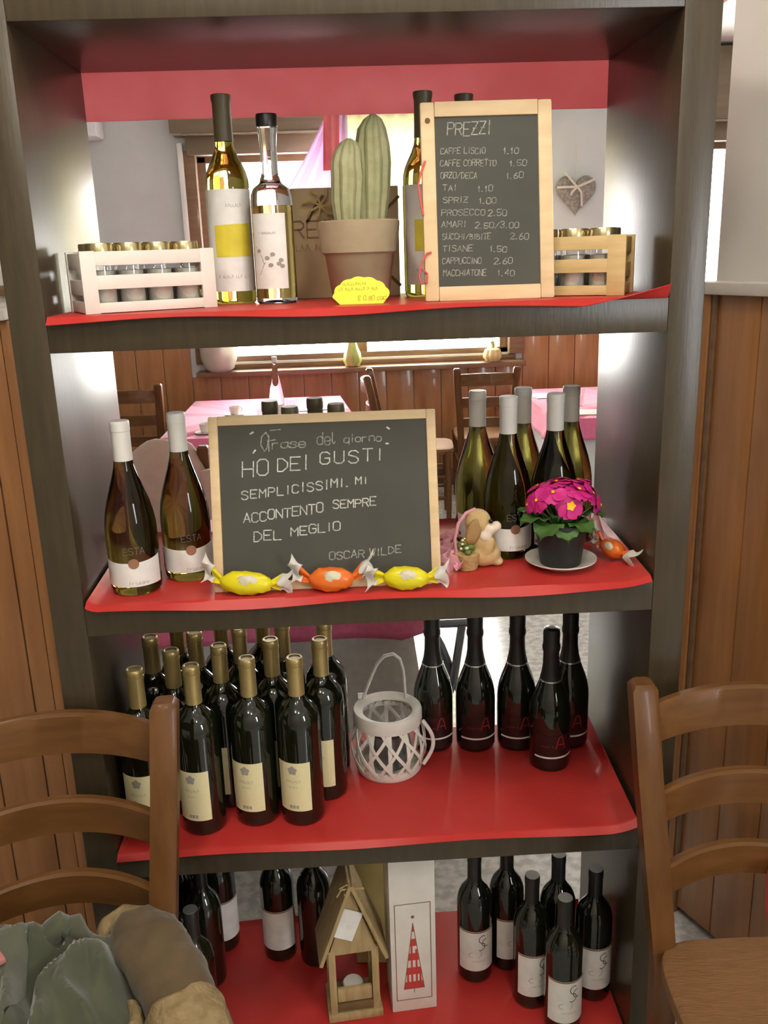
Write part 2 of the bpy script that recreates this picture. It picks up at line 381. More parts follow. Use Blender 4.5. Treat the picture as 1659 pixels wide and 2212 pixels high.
for n, (x0, x1) in enumerate(WIN):
    cx, w = (x0 + x1) / 2, x1 - x0
    wd = thing('window_%d' % (n + 1), (cx, YB, 0)); tag(wd, kind='structure')
    fr = MB()
    for sx in (-1, 1): fr.box((sx * (w / 2 - .03), .06, (WZ0 + WZ1) / 2), (.06, .08, WZ1 - WZ0), .006)
    fr.box((0, .06, WZ0 + .02), (w, .08, .04), .006); fr.box((0, .06, WZ1 - .02), (w, .08, .05), .006)
    fr.build('window_frame', M_WOODD, wd)
    k = 2
    for i in range(k - 1): MB().box((0.0, .06, (WZ0 + WZ1) / 2), (.09, .07, WZ1 - WZ0), .006).build('mullion', M_WOODD, wd)
    for i in range(k): MB().box((-w / 2 + w * (i + .5) / k, .075, (WZ0 + WZ1) / 2), (w / k - .1, .006, WZ1 - WZ0 - .06)).build('pane', M_PANE, wd, False)
    MB().box((0, -.06, .89), (w + .2, .2, .035), .006).build('window_sill', M_WOODD, wd)
    MB().box((0, -.01, .925), (w + .1, .04, .04), .005).build('lower_rail', M_WOODD, wd)
    bx = MB().box((0, -.09, 2.66), (w + .26, .2, .44), .008).build('shutter_box', M_TAUPE, wd)
    MB().box((0, -.02, 2.38), (w + .1, .1, .12), .006).build('shutter_slot', M_TAUPE, wd)
    MB().box((0, -.115, 2.437), (w + .1, .16, .006)).build('shutter_ledge', M_LEDGE, wd)
    for sx in (-1, 1): MB().box((sx * (w / 2 + .055), -.02, 1.65), (.11, .05, 1.4), .006).build('side_casing', M_WOODD, wd)
tag(MB().box((-1.045, YB - .035, 1.9), (.035, .05, 1.0), .006).build('trim_1', M_CEIL), kind='structure')
# side walls of the far room
tag(MB().box((-3.65, 1.0, CEIL / 2), (.1, 9, CEIL)).build('wall_left', M_WALLB, smooth=False), kind='structure')
tag(MB().box((4.85, 1.0, CEIL / 2), (.1, 9, CEIL)).build('wall_right', M_WALLB, smooth=False), kind='structure')

tag(MB().box((.6, -3.55, CEIL / 2), (8.4, .1, CEIL)).build('wall_front', M_WALL, smooth=False), kind='structure')
# near partition on the left of the shelf unit: white plaster over wood boards
wl = tag(MB().box((-2.15, .52, CEIL / 2), (2.9, .17, CEIL)).build('wall_partition_left', M_WALL, smooth=False), kind='structure')
WTOP = 1.575
for i in range(9):
    x1 = -.722 - i * .1; xa = x1 - .1
    if i == 0: x1 = -.726; xa = -.772 - .0
    else: x1 = -.772 - (i - 1) * .105; xa = x1 - .105
    MB().box(((x1 + xa) / 2, .4285, (.1 + WTOP) / 2), (x1 - xa - .003, .014, WTOP - .1), .002).build('board', M_WOOD, wl)
MB().box((-.712, .425, WTOP / 2), (.024, .03, WTOP), .008).build('corner_trim', M_WOOD, wl)
MB().box((-1.6, .418, WTOP + .012), (1.79, .05, .026), .005).build('cap_rail', M_WHITEP, wl)
MB().box((-1.6, .428, 1.632), (1.79, .014, .02), .003).build('wood_strip', M_WOODD, wl)
MB().box((-1.6, .42, .05), (1.76, .032, .1), .004).build('skirting', M_WOODD, wl)

# near partition on the right, turned towards the guests
A = Vector((.757, .50, 0)); wr = thing('wall_partition_right', A, math.atan2(-.917, .4)); tag(wr, kind='structure')
# local x runs along the wall, local y points away from the guests
MB().box((1.0, .118, CEIL / 2), (2.0, .17, CEIL)).build('plaster', M_WALL, wr, False)
for i in range(9):
    x0 = .04 + i * .115
    MB().box((x0 + .0575, .018, (.02 + WTOP) / 2), (.112, .034, WTOP - .02), .002).build('board', M_WOOD, wr)
MB().box((.012, .013, WTOP / 2), (.03, .05, WTOP), .01).build('corner_trim', M_WOOD, wr)
MB().box((.035, .004, WTOP / 2), (.012, .022, WTOP), .003).build('inner_trim', M_WOODD, wr)
MB().box((.6, .012, WTOP + .012), (1.22, .075, .026), .005).build('cap_rail', M_WHITEP, wr)

tag(MB().box((2.9, 1.42, CEIL / 2), (3.8, .1, CEIL)).build('wall_side', M_WALL, smooth=False), kind='structure') if False else None

# ------------------------------------------------------------------ shelf unit
su = thing('shelf_unit', (0, D / 2, 0), 0, 'tall open shelf unit in dark brown laminate standing between the wood-panelled walls', 'shelf unit')
def su_part(n, c, d): MB().box((c[0], c[1] - D / 2, c[2]), d, .0015).build(n, M_WENGE, su, ang=30)
for s in (-1, 1): su_part('upright', (s * (XI + XO) / 2, D / 2, (ZT + .06) / 2), (XO - XI, D, ZT + .06))
for nme, z in (('shelf', Z1), ('shelf', Z2), ('shelf', Z3), ('shelf', Z4)): su_part(nme, (0, D / 2 + .0005, z - T / 2 - .001), (2 * XI, D - .001, T))
su_part('top_board', (0, D / 2, ZT + .03), (2 * XI, D - .002, .06))
su_part('plinth', (0, D / 2, .02), (2 * XI, D - .08, .038))

# red paper runners
def paper(name, z, label, curlL=0, curlR=0, over=.012, droop=.012, amp=.003, seed=0, back=0, x0=-.497, x1=.497, lift=0, sL=.026, sR=.985):
    def fn(u, v):
        x = x0 + (x1 - x0) * u; y = -over * (1 - v / .1) if v < .1 else D * (v - .1) / .9
        zz = z + .0008
        # front lip droops over the edge in waves
        if y < 0:
            k = -y / over; zz -= droop * k * (.7 + .3 * math.sin(u * 13 + seed * 2.1))
        if v < .08: zz += lift * max(0, u - .86) / .14 * (1 - v / .08)
        e = max(0, (sL - u) / sL); zz += curlL * e * e * (.35 + .65 * v); x += curlL * .12 * e * e
        k = min(1, max(0, (v - .4) / .2)); s0 = .93 + (sR - .93) * k * k * (3 - 2 * k); e = max(0, (u - s0) / (1 - s0)); zz += curlR * e * e * (.3 + .7 * v); x -= curlR * .12 * e * e
        if v > .965: zz += back * ((v - .965) / .035) ** 2 * (.5 + .5 * math.sin(u * 9 + seed)) 
        return (x, y, zz)
    o = MB().sheet(fn, 240, 60, .0012).build(name, M_PAPER)
    return tag(o, label, 'paper', 'red paper runners lining the shelves')
paper('red_paper', Z1, 'red paper runner under the crates and the price board, top shelf', 0, .0, .014, .012, seed=1, lift=.03)
paper('red_paper', Z2, 'red paper runner under the wrapped sweets and the potted primrose', .022, .028, .014, .014, seed=2, back=.01, sR=.97)
paper('red_paper', Z3, 'red paper runner under the white lantern and the sparkling wine', 0, .04, .014, .010, seed=4, sR=.985)
paper('red_paper', Z4, 'red paper runner on the bottom shelf under the house lantern', 0, 0, .012, .010, seed=5, back=.015)
# paper on top of the unit, hanging down behind as a valance
def topf(u, v):
    x = -.54 + 1.20 * u; L = .42 + .14; s = L * v
    if s < .415: return (x, -.005 + s, ZT + .0618)
    s -= .415
    x = max(-.503, min(.503, x)) if False else x
    return (x + .002 * math.sin(u * 20), .410 + .003 * math.sin(u * 23), ZT + .0618 - s)
tag(MB().sheet(topf, 60, 24, .001).build('red_paper_valance', M_PAPERT), 'red paper laid over the top of the unit, its back edge hanging down', 'paper')

# ------------------------------------------------------------------ bottles
PZ = .0016
def bottle_root(name): return bpy.data.objects.new(name, None)
def start(name):
    o = bpy.data.objects.new(name, None); o.empty_display_size = .03; COL.objects.link(o); return o
used = set()
def place(proto, x, y, z, rz, label, cat='bottle', group=None):
    if proto.name in used: o = copy_tree(proto)
    else: o = proto; used.add(proto.name)
    o.location = (x, y, z); o.rotation_euler = (0, 0, rz)
    return tag(o, label, cat, group)

# white wine in olive glass with white capsule
def white_wine():
    b = start('wine_bottle'); r = .0455
    MB().lathe([(.012, .006), (.040, .0), (.0445, .005), (r, .012), (r, .105), (.0448, .125), (.042, .145), (.0365, .168), (.0295, .19), (.023, .21), (.018, .228), (.0152, .245), (.0148, .27), (.0148, .306)], 36).build('glass', M_AMBER, b)
    MB().lathe([(.0158, .238), (.0165, .2385), (.0165, .29), (.0172, .2905), (.0172, .303), (.0168, .3065), (.0155, .308)], 28).build('capsule', M_CAPW, b)
    def tf(u): return .062 - .0 * u + .006 * (abs(u) / .06) ** 2
    lb = cyl_patch(MB(), r, 0, -.062, .066, .018, .062, topf=tf, n=20).build('label', M_LABEL, b)
    md = disc_patch(MB(), r, 0, .012, .061, .0095).build('medal', M_BROWN, b); md['label'] = 'round brown medal'
    disc_patch(MB(), r, 0, -.055, .026, .0035).build('seal', M_BROWN, b)
    t, w = text('friulano', 0, 0, .0055, gap=.4)
    ribbons(MB(), [[(x + .002, y + .0225) for x, y in pl] for pl in t], .0007, cyl_map(r, 0, .0009)).build('print', M_INK, b)
    # dark printed sleeve above the band
    t, w = text('ESTA', -.004, .078, .012, gap=.3)
    ribbons(MB(), t, .0009, cyl_map(r, 0, .0006)).build('upper_print', mat('tone_print', (.13, .105, .06), .5), b)
    return b
WWN = white_wine()
place(WWN, -.424, .080, Z2 + PZ, math.radians(-4), 'white wine bottle in the corner beside the left upright, nearer the shelf edge', group='white wine on the second shelf')
place(WWN, -.338, .142, Z2 + PZ, math.radians(2), 'white wine bottle standing next to the left frame edge of the phrase blackboard', group='white wine on the second shelf')
for (x, y), l, a in zip([(.226, .265), (.2715, .182), (.319, .281), (.364, .195), (.4145, .278)],
        ['white wine bottle in the back row behind the puppy figurine, nearest the blackboard', 'white wine bottle showing its label between puppy figurine and primrose', 'white wine bottle in the back row behind two others, middle of five', 'white wine bottle directly behind the magenta primrose', 'white wine bottle in the back row closest to the right upright'], (10, -6, 30, 14, 40)):
    place(WWN, x, y, Z2 + PZ, math.radians(a), l, group='five white wines behind the primrose')

# red wine magnums with gold capsules
def magnum():
    b = start('wine_bottle'); r = .0432
    MB().lathe([(.015, .008), (.038, .0), (.042, .004), (r, .012), (r, .205), (.0425, .217), (.0398, .229), (.034, .241), (.0265, .25), (.019, .258), (.0152, .268), (.0146, .285), (.0146, .338)], 36).build('glass', M_GREENGL, b)
    MB().lathe([(.0152, .264), (.0160, .2645), (.0156, .32), (.0166, .3205), (.0166, .327), (.0158, .3275), (.0163, .333), (.0163, .340), (.0145, .3425), (.012, .3425), (.0105, .341), (.004, .341)], 28).build('capsule', M_CAPG, b)
    cyl_patch(MB(), r, 0, -.035, .035, .035, .140, n=16).build('label', M_CREAM, b)
    e = MB()
    for k in range(5):
        a = 2 * PI * k / 5 + PI / 2; disc_patch(e, r, 0, .0055 * math.cos(a), .124 + .0055 * math.sin(a), .0042, n=10)
    disc_patch(e, r, 0, 0, .124, .003, .0012, n=8); e.build('emblem', M_INK, b)
    p = MB()
    t, w = scribble(.026, 0, 0, .0060); ribbons(p, [[(x - w / 2, y + .098) for x, y in pl] for pl in t], .0006, cyl_map(r, 0, .0008))
    t, w = scribble(.016, 0, 0, .0033); ribbons(p, [[(x - w / 2, y + .086) for x, y in pl] for pl in t], .0005, cyl_map(r, 0, .0008))
    p.build('print', M_YEL if False else M_INK, b)
    m = MB()
    for k in range(3): cyl_patch(m, r, 0, -.009 + k * .0065, -.004 + k * .0065, .041, .048, .0008, 3)
    m.build('lot_mark', M_INK, b)
    return b
MG = magnum()
MP = [(-.447, .075), (-.343, .079), (-.241, .099), (-.15, .092), (-.393, .152), (-.302, .164), (-.202, .181), (-.104, .171),
      (-.447, .222), (-.36, .235), (-.271, .247), (-.097, .259), (-.41, .31), (-.32, .325), (-.233, .343), (-.185, .269)]
rows = [[3, 2, 1, 0], [7, 6, 5, 4], [11, 15, 10, 9, 8], [14, 13, 12]]
rn = ['front row', 'second row', 'third row', 'back row']
for ri, rr in enumerate(rows):
    for k, i in enumerate(rr):
        x, y = MP[i]
        place(MG, x, y, Z3 + PZ, math.radians(-16 + random.uniform(-5, 5) + (0 if ri == 0 else random.uniform(-25, 15))),
              'large dark wine bottle with gold capsule, %s, %s counting from the white lantern' % (rn[ri], ORD[k]), group='gold-capped wine bottles on the third shelf')

# sparkling wine
def sparkling():
    b = start('sparkling_wine_bottle'); r = .0438
    MB().lathe([(.015, .012), (.036, .0), (.041, .003), (r, .012), (r, .118), (.0428, .135), (.0395, .152), (.0345, .168), (.0285, .184), (.0228, .2), (.0185, .216), (.016, .234), (.0152, .3)], 36).build('glass', M_GREENGL, b)
    MB().lathe([(.0232, .1995), (.0236, .2), (.0196, .216), (.0172, .234), (.0166, .262), (.0188, .268), (.0188, .276), (.0172, .282), (.0176, .305), (.0165, .313), (.012, .316), (.004, .316)], 28).build('foil', M_CAPB, b)
    MB().lathe([(.0234, .1985), (.0242, .199), (.0238, .2016), (.0232, .202)], 28, caps=False).build('foil_rim', M_SILVER, b)
    cyl_patch(MB(), r, 0, -.045, .045, .012, .088, n=16, off=.0003).build('label', M_REDDK, b)
    cyl_patch(MB(), r, 0, -.046, .046, .034, .038, n=16, off=.0008).build('white_line', M_LABEL, b)
    e = MB(); ribbons(e, [[(.0, .058), (.007, .082), (.012, .086), (.015, .082), (.021, .056)], [(.006, .066), (.017, .066)]], .0022, cyl_map(r, 0, .0009)); e.build('letter_mark', M_REDINK, b)
    e = MB(); t, w = scribble(.026, -.03, .060, .005); ribbons(e, t, .0006, cyl_map(r, 0, .0008)); e.build('print', M_REDINK, b)
    return b
SP = sparkling()
for (x, y), l in zip([(.135, .333), (.228, .323), (.320, .318), (.3745, .231), (.4355, .315)],
     ['dark sparkling wine bottle half hidden by the white lantern', 'dark sparkling wine bottle standing free, second from the white lantern', 'dark sparkling wine bottle third from the lantern in the back row', 'dark sparkling wine bottle standing forward of the other four', 'dark sparkling wine bottle in the back row closest to the right upright']):
    place(SP, x, y, Z3 + PZ, math.radians(5 + random.uniform(-6, 6)), l, group='sparkling wines on the third shelf')

# red wine with a white label and black capsule, bottom shelf
def red_wine(logo):
    b = start('wine_bottle'); r = .0392
    MB().lathe([(.014, .006), (.035, .0), (.038, .003), (r, .01), (r, .19), (.0385, .202), (.0355, .214), (.03, .226), (.0225, .236), (.0165, .246), (.0145, .258), (.0142, .29), (.0142, .312)], 32).build('glass', M_GREENGL, b)
    MB().lathe([(.0148, .25), (.0155, .2505), (.0152, .296), (.016, .2965), (.016, .31), (.0152, .314), (.0145, .3142)], 24).build('capsule', M_CAPB, b)
    MB().lathe([(.0148, .3143), (.0146, .3152), (.004, .3154)], 24).build('capsule_disc', M_CAPTOP, b)
    cyl_patch(MB(), r, 0, -.046, .046, .035, .140, n=18).build('label', M_LABEL, b)
    cyl_patch(MB(), r, 0, -.046, .046, .136, .1395, n=18, off=.0007).build('label_border', M_BROWN, b)
    if logo:
        e = MB()
        def arc(cx, cy, rx, ry, a0, a1, n=10): return [(cx + rx * math.cos(math.radians(a0 + (a1 - a0) * i / n)), cy + ry * math.sin(math.radians(a0 + (a1 - a0) * i / n))) for i in range(n + 1)]
        ribbons(e, [arc(.012, .118, .009, .010, 60, 250), arc(.007, .100, .010, .010, 70, -110), arc(.020, .108, .010, .010, 90, 290)], .0018, cyl_map(r, 0, .0008))
        ribbons(e, [arc(-.004, .082, .012, .012, 60, -60), [(.012, .098), (-.012, .072)], arc(-.012, .078, .008, .006, 90, 250)], .0008, cyl_map(r, 0, .0008))
        e.build('script_logo', M_INKD, b)
        e = MB(); t, w = scribble(.028, 0, 0, .003); ribbons(e, [[(x - w / 2, y + .06) for x, y in pl] for pl in t], .0004, cyl_map(r, 0, .0008)); e.build('print', M_INK, b)
    return b
RW = red_wine(True); RB = red_wine(False)
g = 'white-labelled red wines on the bottom shelf'
for (x, y), a, l in zip([(.2075, .203), (.285, .232), (.3188, .1213), (.371, .047), (.390, .184), (.457, .13)], (2, 24, 12, 4, 40, 3),
     ['red wine bottle with white script label, next to the tall white box', 'red wine bottle behind two others, only a strip of white label showing', 'red wine bottle with white script label turned aside, grey capsule top showing', 'red wine bottle with white script label at the very front of its cluster', 'red wine bottle at the back of its cluster, tucked behind the foremost one', 'red wine bottle with white script label beside the right upright']):
    place(RW, x, y, Z4 + PZ, math.radians(a), l, group=g)
g = 'plain-labelled red wines on the bottom shelf'
for (x, y), a, l in zip([(-.380, .342), (-.398, .232), (-.460, .322), (-.392, .078), (-.448, .150), (-.2396, .3026), (-.153, .279)], (36, -70, -60, 170, 180, -4, 150),
     ['dark wine bottle with a sliver of white label, behind the dark cluster by the chair', 'dark wine bottle in the middle of the cluster behind the chair post', 'dark wine bottle in the back corner beside the left upright', 'dark wine bottle with no label showing, at the right edge of the chair-side cluster', 'dark wine bottle nearest the brown sheepskin sleeve', 'dark wine bottle with plain white label standing alone on the red paper', 'dark wine bottle without visible label, half behind the house lantern']):
    place(RB, x, y, Z4 + PZ, math.radians(a), l, group=g)

# wines hidden behind the phrase board, dark capsules
def capped():
    b = start('wine_bottle'); r = .0385
    MB().lathe([(.014, .006), (.034, .0), (.0375, .003), (r, .01), (r, .185), (.038, .197), (.035, .209), (.0295, .221), (.022, .231), (.0165, .241), (.0145, .253), (.0142, .304)], 28).build('glass', M_GREENGL, b)
    MB().lathe([(.0148, .245), (.0152, .2455), (.0152, .288), (.0162, .2885), (.0162, .303), (.015, .308), (.004, .308)], 24).build('capsule', M_CAPO, b)
    return b
CP = capped()
for i, (x, y) in enumerate([(-.176, .235), (-.134, .160), (-.091, .25), (-.05, .172)]):
    place(CP, x, y, Z2 + PZ, random.uniform(0, 6), 'dark-capped wine bottle peeping over the phrase blackboard, %s counting from the white wines' % ORD[i], group='bottles behind the phrase blackboard')

# tall bottles with a yellow patch on the label, top shelf
def yellow_wine():
    b = start('wine_bottle'); r = .0395
    MB().lathe([(.014, .006), (.035, .0), (.038, .003), (r, .01), (r, .198), (.0385, .212), (.035, .226), (.029, .24), (.0225, .253), (.0175, .266), (.0155, .282), (.0148, .3), (.0148, .35)], 36).build('glass', M_OIL, b)
    MB().lathe([(.0158, .276), (.0168, .2765), (.0162, .3), (.0160, .338), (.0175, .346), (.0175, .3515), (.0165, .3525), (.004, .3525)], 28).build('capsule', M_CAPO, b)
    cyl_patch(MB(), r, 0, -.052, .052, .022, .196, n=18).build('label', M_LABEL, b)
    cyl_patch(MB(), r, 0, -.028, .040, .082, .140, n=12, off=.0008, topf=lambda u: .137 + .1 * u * .4).build('yellow_patch', M_YEL, b)
    e = MB(); t, w = scribble(.026, -.004, .166, .006); ribbons(e, t, .0006, cyl_map(r, 0, .0008))
    t, w = scribble(.05, -.026, .045, .006); ribbons(e, t, .0006, cyl_map(r, 0, .0008)); e.build('print', M_INK, b)
    return b
YW = yellow_wine(); g = 'tall wines with a yellow patch on the label'
place(YW, -.226, .238, Z1 + PZ, math.radians(4), 'tall olive wine bottle with yellow-patched label beside the white crate', group=g)
place(YW, .128, .258, Z1 + PZ, math.radians(8), 'tall wine bottle with yellow-patched label half behind the price board', group=g)
place(YW, .207, .300, Z1 + PZ, math.radians(8), 'tall wine bottle hidden behind the price board, only its cap showing', group=g)
def grappa():
    b = start('spirit_bottle'); r = .0365
    MB().lathe([(.012, .006), (.033, .0), (.036, .003), (r, .01), (r, .172), (.0355, .184), (.031, .194), (.023, .2), (.0185, .204), (.0175, .21), (.0155, .214), (.0145, .225), (.0145, .262), (.0165, .28), (.0172, .288), (.0172, .294)], 36).build('glass', M_CLEAR, b)
    MB().lathe([(.010, .009), (.032, .009), (.0335, .013), (.0335, .165), (.010, .165)], 32).build('spirit', M_SPIRIT, b)
    MB().lathe([(.0178, .2935), (.0185, .294), (.0185, .31), (.0175, .3135), (.004, .3135)], 28).build('stopper', M_CAPB, b)
    cyl_patch(MB(), r, 0, -.036, .030, .026, .152, n=14).build('label', M_LABEL, b)
    e = MB(); f = cyl_map(r, 0, .0008)
    ribbons(e, [[(-.022, .05), (-.012, .068), (.002, .082)], [(-.012, .068), (.012, .066)], [(-.03, .098), (-.016, .08), (-.012, .068)]], .0012, f)
    for cu, cv in ((.004, .084), (-.006, .078), (.014, .068), (.018, .074), (.020, .064), (-.022, .09), (.0, .066)): disc_patch(e, r, 0, cu, cv, .0045, n=9, ry=.0036)
    e.build('flower_print', M_INK, b)
    e = MB(); t, w = scribble(.03, -.02, .118, .004); ribbons(e, t, .0005, f); e.build('print', M_INK, b)
    return b
place(grappa(), -.146, .192, Z1 + PZ, math.radians(-8), 'clear spirit bottle with black stopper, amber liquid and flower drawing', 'bottle')

# ------------------------------------------------------------------ crates with jars
def crate(name, loc, rz, w, d, h, m, label):
    c = thing(name, loc, rz, label, 'crate')   # local x along the front, y to the back, origin front left
    pt = .012
    for x in (0, w):
        for y in (0, d):
            sx = .010 if x == 0 else -.010
            MB().box((x + sx, y + (.004 if y == 0 else -.004), h / 2), (.024 if m == M_WHITEP else .03, .008, h), .001).build('post', m, c)
    for y in (.004, d - .004):
        for z, hh in ((h - .012, .022), (h * .5, .022), (.009, .016)): MB().box((w / 2, y, z), (w - .04, .0075, hh), .001).build('slat', m, c)
    for x in (.004, w - .004):
        for z, hh in ((h - .016, .026), (h * .42, .024), (.01, .018)): MB().box((x, d / 2, z), (.008, d - .016, hh), .001).build('end_slat', m, c)
    MB().box((w / 2, d / 2, .0035), (w - .018, d - .018, .005)).build('base', m, c)
    return c
def jar():
    j = start('glass_jar'); r = .0225
    MB().lathe([(.006, .003), (.02, .0), (r, .004), (r, .078), (.0205, .086), (.0205, .092)], 24).build('glass', M_THIN, j)
    MB().lathe([(.006, .004), (.0195, .004), (.0205, .007), (.0205, .06), (.006, .061)], 20).build('filling', M_JAR, j)
    MB().lathe([(.0208, .088), (.0228, .0885), (.0228, .1015), (.0218, .1035), (.021, .1035), (.02, .1022), (.004, .1022)], 28).build('lid', M_GOLD, j)
    return j
JR = jar()
def fill(c, loc, rz, w, d, nx, ny, label, group, skip=0):
    R = rotz(rz)
    for r_ in range(ny):
        for i in range(skip, nx):
            p = R @ Vector((.014 + (w - .028) * (i + .5) / nx, .009 + (d - .018) * (r_ + .5) / ny, 0)) + Vector(loc)
            k = (nx - i) if skip else i + 1
            place(JR, p.x, p.y, p.z + .0065, random.uniform(0, 6), label % (('front row', 'back row')[r_], ORD[k - 1]), 'jar', group)
a = math.radians(27); L = (-.440, .022, Z1 + PZ)
c1 = crate('wooden_crate', L, a, .218, .112, .098, M_WHITEP, 'white-painted slatted crate holding gold-lidded jars beside the left upright')
fill(c1, L, a, .218, .112, 4, 2, 'gold-lidded glass jar in the white crate, %s, %s from the left upright', 'jars in the white crate')
a = math.radians(-25); Rr = rotz(a) @ Vector((.225, 0, 0)); L = (.4345 - Rr.x, .046 - Rr.y, Z1 + PZ)
c2 = crate('wooden_crate', L, a, .225, .112, .098, M_NATWOOD, 'natural pine slatted crate of jars behind the price board')
fill(c2, L, a, .225, .112, 4, 2, 'gold-lidded glass jar in the pine crate, %s, %s from the right upright', 'jars in the pine crate', skip=1)

# ------------------------------------------------------------------ blackboards
def blackboard(name, loc, rz, lean, w, h, fr, label, rounded=0):
    b = thing(name, loc, 0, label, 'blackboard'); b.rotation_euler = (Matrix.Rotation(rz, 3, 'Z') @ Matrix.Rotation(-lean, 3, 'X')).to_euler()
    MB().box((w / 2, .006, h / 2), (w - fr * 1.6, .005, h - fr * 1.6)).build('slate', M_BOARD, b, False)
    for x in (fr / 2, w - fr / 2): MB().box((x, .006, h / 2), (fr, .012, h), .003 if not rounded else .0045).build('frame_side', M_FRAME, b)
    for z in (fr / 2, h - fr / 2): MB().box((w / 2, .006, z), (w - 2 * fr + .001, .012, fr), .002).build('frame_rail', M_FRAME, b)
    return b
def chalk(b, strokes, wd, m=None, name='chalk_text'):
    return ribbons(MB(), strokes, wd, lambda u, v: (u, .0028, v)).build(name, m or M_CHALK, b, False)
# phrase of the day
bw, bh = .405, .313
pb = blackboard('phrase_blackboard', (-.279, .036, Z2 + PZ), math.radians(-.8), math.radians(15.5), bw, bh, .017, 'wide pine-framed blackboard with a handwritten phrase of the day, leaning on bottles')
ks = bw / 488     # board metres per lettering unit
def ln(st, x, y, h, w=None, m=None, wd=.0021, gap=.35, rise=.0, slant=.05, jit=.06):
    t, _ = text(st, x, y, h, w, gap, slant, jit, rise); chalk(pb, t, wd, m)
ln('rase', .112, .252, .016, .0125, M_CHALK2, .0018, .25, .03); ln('del', .192, .256, .022, .010, M_CHALK2, .0018, .35, .0); ln('giorno', .240, .258, .013, .0095, M_CHALK2, .0018, .3, .02)
OY = -.008
chalk(pb, [[(a, b + OY) for a, b in q] for q in ([(.098, .256), (.092, .268), (.094, .282), (.102, .29), (.107, .28), (.103, .262), (.098, .256)], [(.106, .256), (.107, .284)], [(.104, .274), (.118, .276)], [(.11, .293), (.128, .294)])], .0018, M_CHALK2, 'chalk_flourish')
chalk(pb, [[(a, b + OY) for a, b in q] for q in ([(.074, .288), (.079, .291)], [(.078, .254), (.082, .259)], [(.318, .291), (.322, .288)], [(.315, .262), (.319, .262)])], .003, M_CHALK, 'chalk_dots')
ln('HO', .057, .205, .028, .0195, None, .0022, .35, .03); ln('DEI', .120, .212, .024, .0175, None, .0022, .3, .03); ln('GUSTI', .196, .221, .021, .017, None, .0022, .5, .03)
ln('SEMPLICISSIMI.', .054, .164, .0155, .0112, None, .002, .42, .09); ln('MI', .258, .184, .012, .010, None, .002, .5, .02)
ln('ACCONTENTO', .056, .122, .0165, .0114, None, .002, .27, .1); ln('SEMPRE', .216, .141, .0145, .0102, None, .002, .3, .05)
ln('DEL', .073, .088, .0165, .0135, None, .002, .3, .06); ln('MEGLIO', .139, .096, .015, .0125, None, .002, .3, .08)
ln('OSCAR', .206, .050, .0135, .010, M_CHALK2, .0018, .3, .04); ln('WILDE', .278, .054, .0125, .0098, M_CHALK2, .0018, .3, .08)
# price list
bw, bh = .217, .320
pr = blackboard('price_blackboard', (.1085, .058, Z1 + PZ), math.radians(-1), math.radians(10), bw, bh, .024, 'upright pine-framed blackboard with a handwritten price list, top shelf', 1)
hole = MB(); hole.lathe([(.0045, 0), (.0045, .0016), (.0035, .0018)], 16); 
ho = hole.build('hanging_hole', M_RUSTICD, pr); ho.rotation_euler = (PI / 2, 0, 0); ho.location = (.012, .0008, bh - .03)
def pl(st, x, y, h, w, wd=.0012, gap=.3, m=None, rise=-.02):
    t, _ = text(st, x, y, h, w, gap, .08, .08, rise); chalk(pr, t, wd, m)
pl('PREZZI', .044, .267, .020, .0105, .0018, .25, M_CHALK2, -.01)
LN = [('CAFFE LISCIO', .032, '1.10', .136), ('CAFFE CORRETTO', .031, '1.50', .146), ('ORZO/DECA', .031, '1.60', .140), ('TAI', .034, '1.10', .092), ('SPRIZ', .034, '1.00', .094),
      ('PROSECCO', .031, '2.50', .108), ('AMARI', .030, '2.50/3.00', .086), ('SUCCHI/BIBITE', .031, '2.60', .144), ('TISANE', .031, '1.50', .110), ('CAPPUCCINO', .030, '2.60', .116), ('MACCHIATONE', .031, '1.40', .122)]
for i, (s_, x, p_, px) in enumerate(LN):
    y = .238 - i * .0196
    pl(s_, x, y, .0095, .0052 if len(s_) > 8 else .007, .0011, .32, M_CHALK2); pl(p_, px, y - .003, .0095, .0068, .0012, .32, M_CHALK2)
# red cord loops on the price board
rc = MB(); rc.tube([(.006, -.002, .226), (-.001, -.003, .21), (-.006, -.004, .19), (-.004, -.003, .165), (0.0, -.002, .14)], .0018, 6)
rc.tube([(.012, -.002, .080), (.004, -.003, .078), (-.005, -.004, .062), (-.010, -.004, .042), (-.006, -.003, .028), (.003, -.002, .03), (.004, -.002, .046), (-.004, -.003, .052)], .0016, 6)
rc.build('red_cord', mat('red_cord', (.6, .09, .08), .7), pr)

# ------------------------------------------------------------------ cactus, kraft bag, price tag
pc = thing('potted_cactus', (.004, .168, Z1 + PZ), 0, 'two-column faux cactus in a taupe clay pot behind the yellow tag', 'plant')
MB().lathe([(.02, 0), (.047, 0), (.05, .003), (.0605, .078), (.0625, .08), (.067, .083), (.0715, .128), (.0715, .134), (.067, .136), (.064, .132), (.062, .118), (.01, .117)], 40).build('pot', M_TERRA, pc)
MB().lathe([(.061, .112), (.05, .123), (.02, .126), (.004, .126)], 24).build('soil', M_SOIL, pc)
def col(cx, cy, r, h, tilt, seed):
    m = MB(); prof = [(r * .72, 0), (r * .8, h * .12), (r * .95, h * .35), (r, h * .6), (r * .96, h * .75), (r * .8, h * .88), (r * .5, h * .96), (r * .15, h)]
    m.lathe(prof, 40, ribs=10, amp=.16)
    m.v = [(x + cx + tilt * z + .0015 * math.sin(z * 90 + seed), y + cy, z + .115) for x, y, z in m.v]
    return m
col(-.019, -.006, .0295, .153, .04, 1).build('short_column', M_CACT, pc); col(.026, .008, .031, .192, .02, 3).build('tall_column', M_CACT, pc)
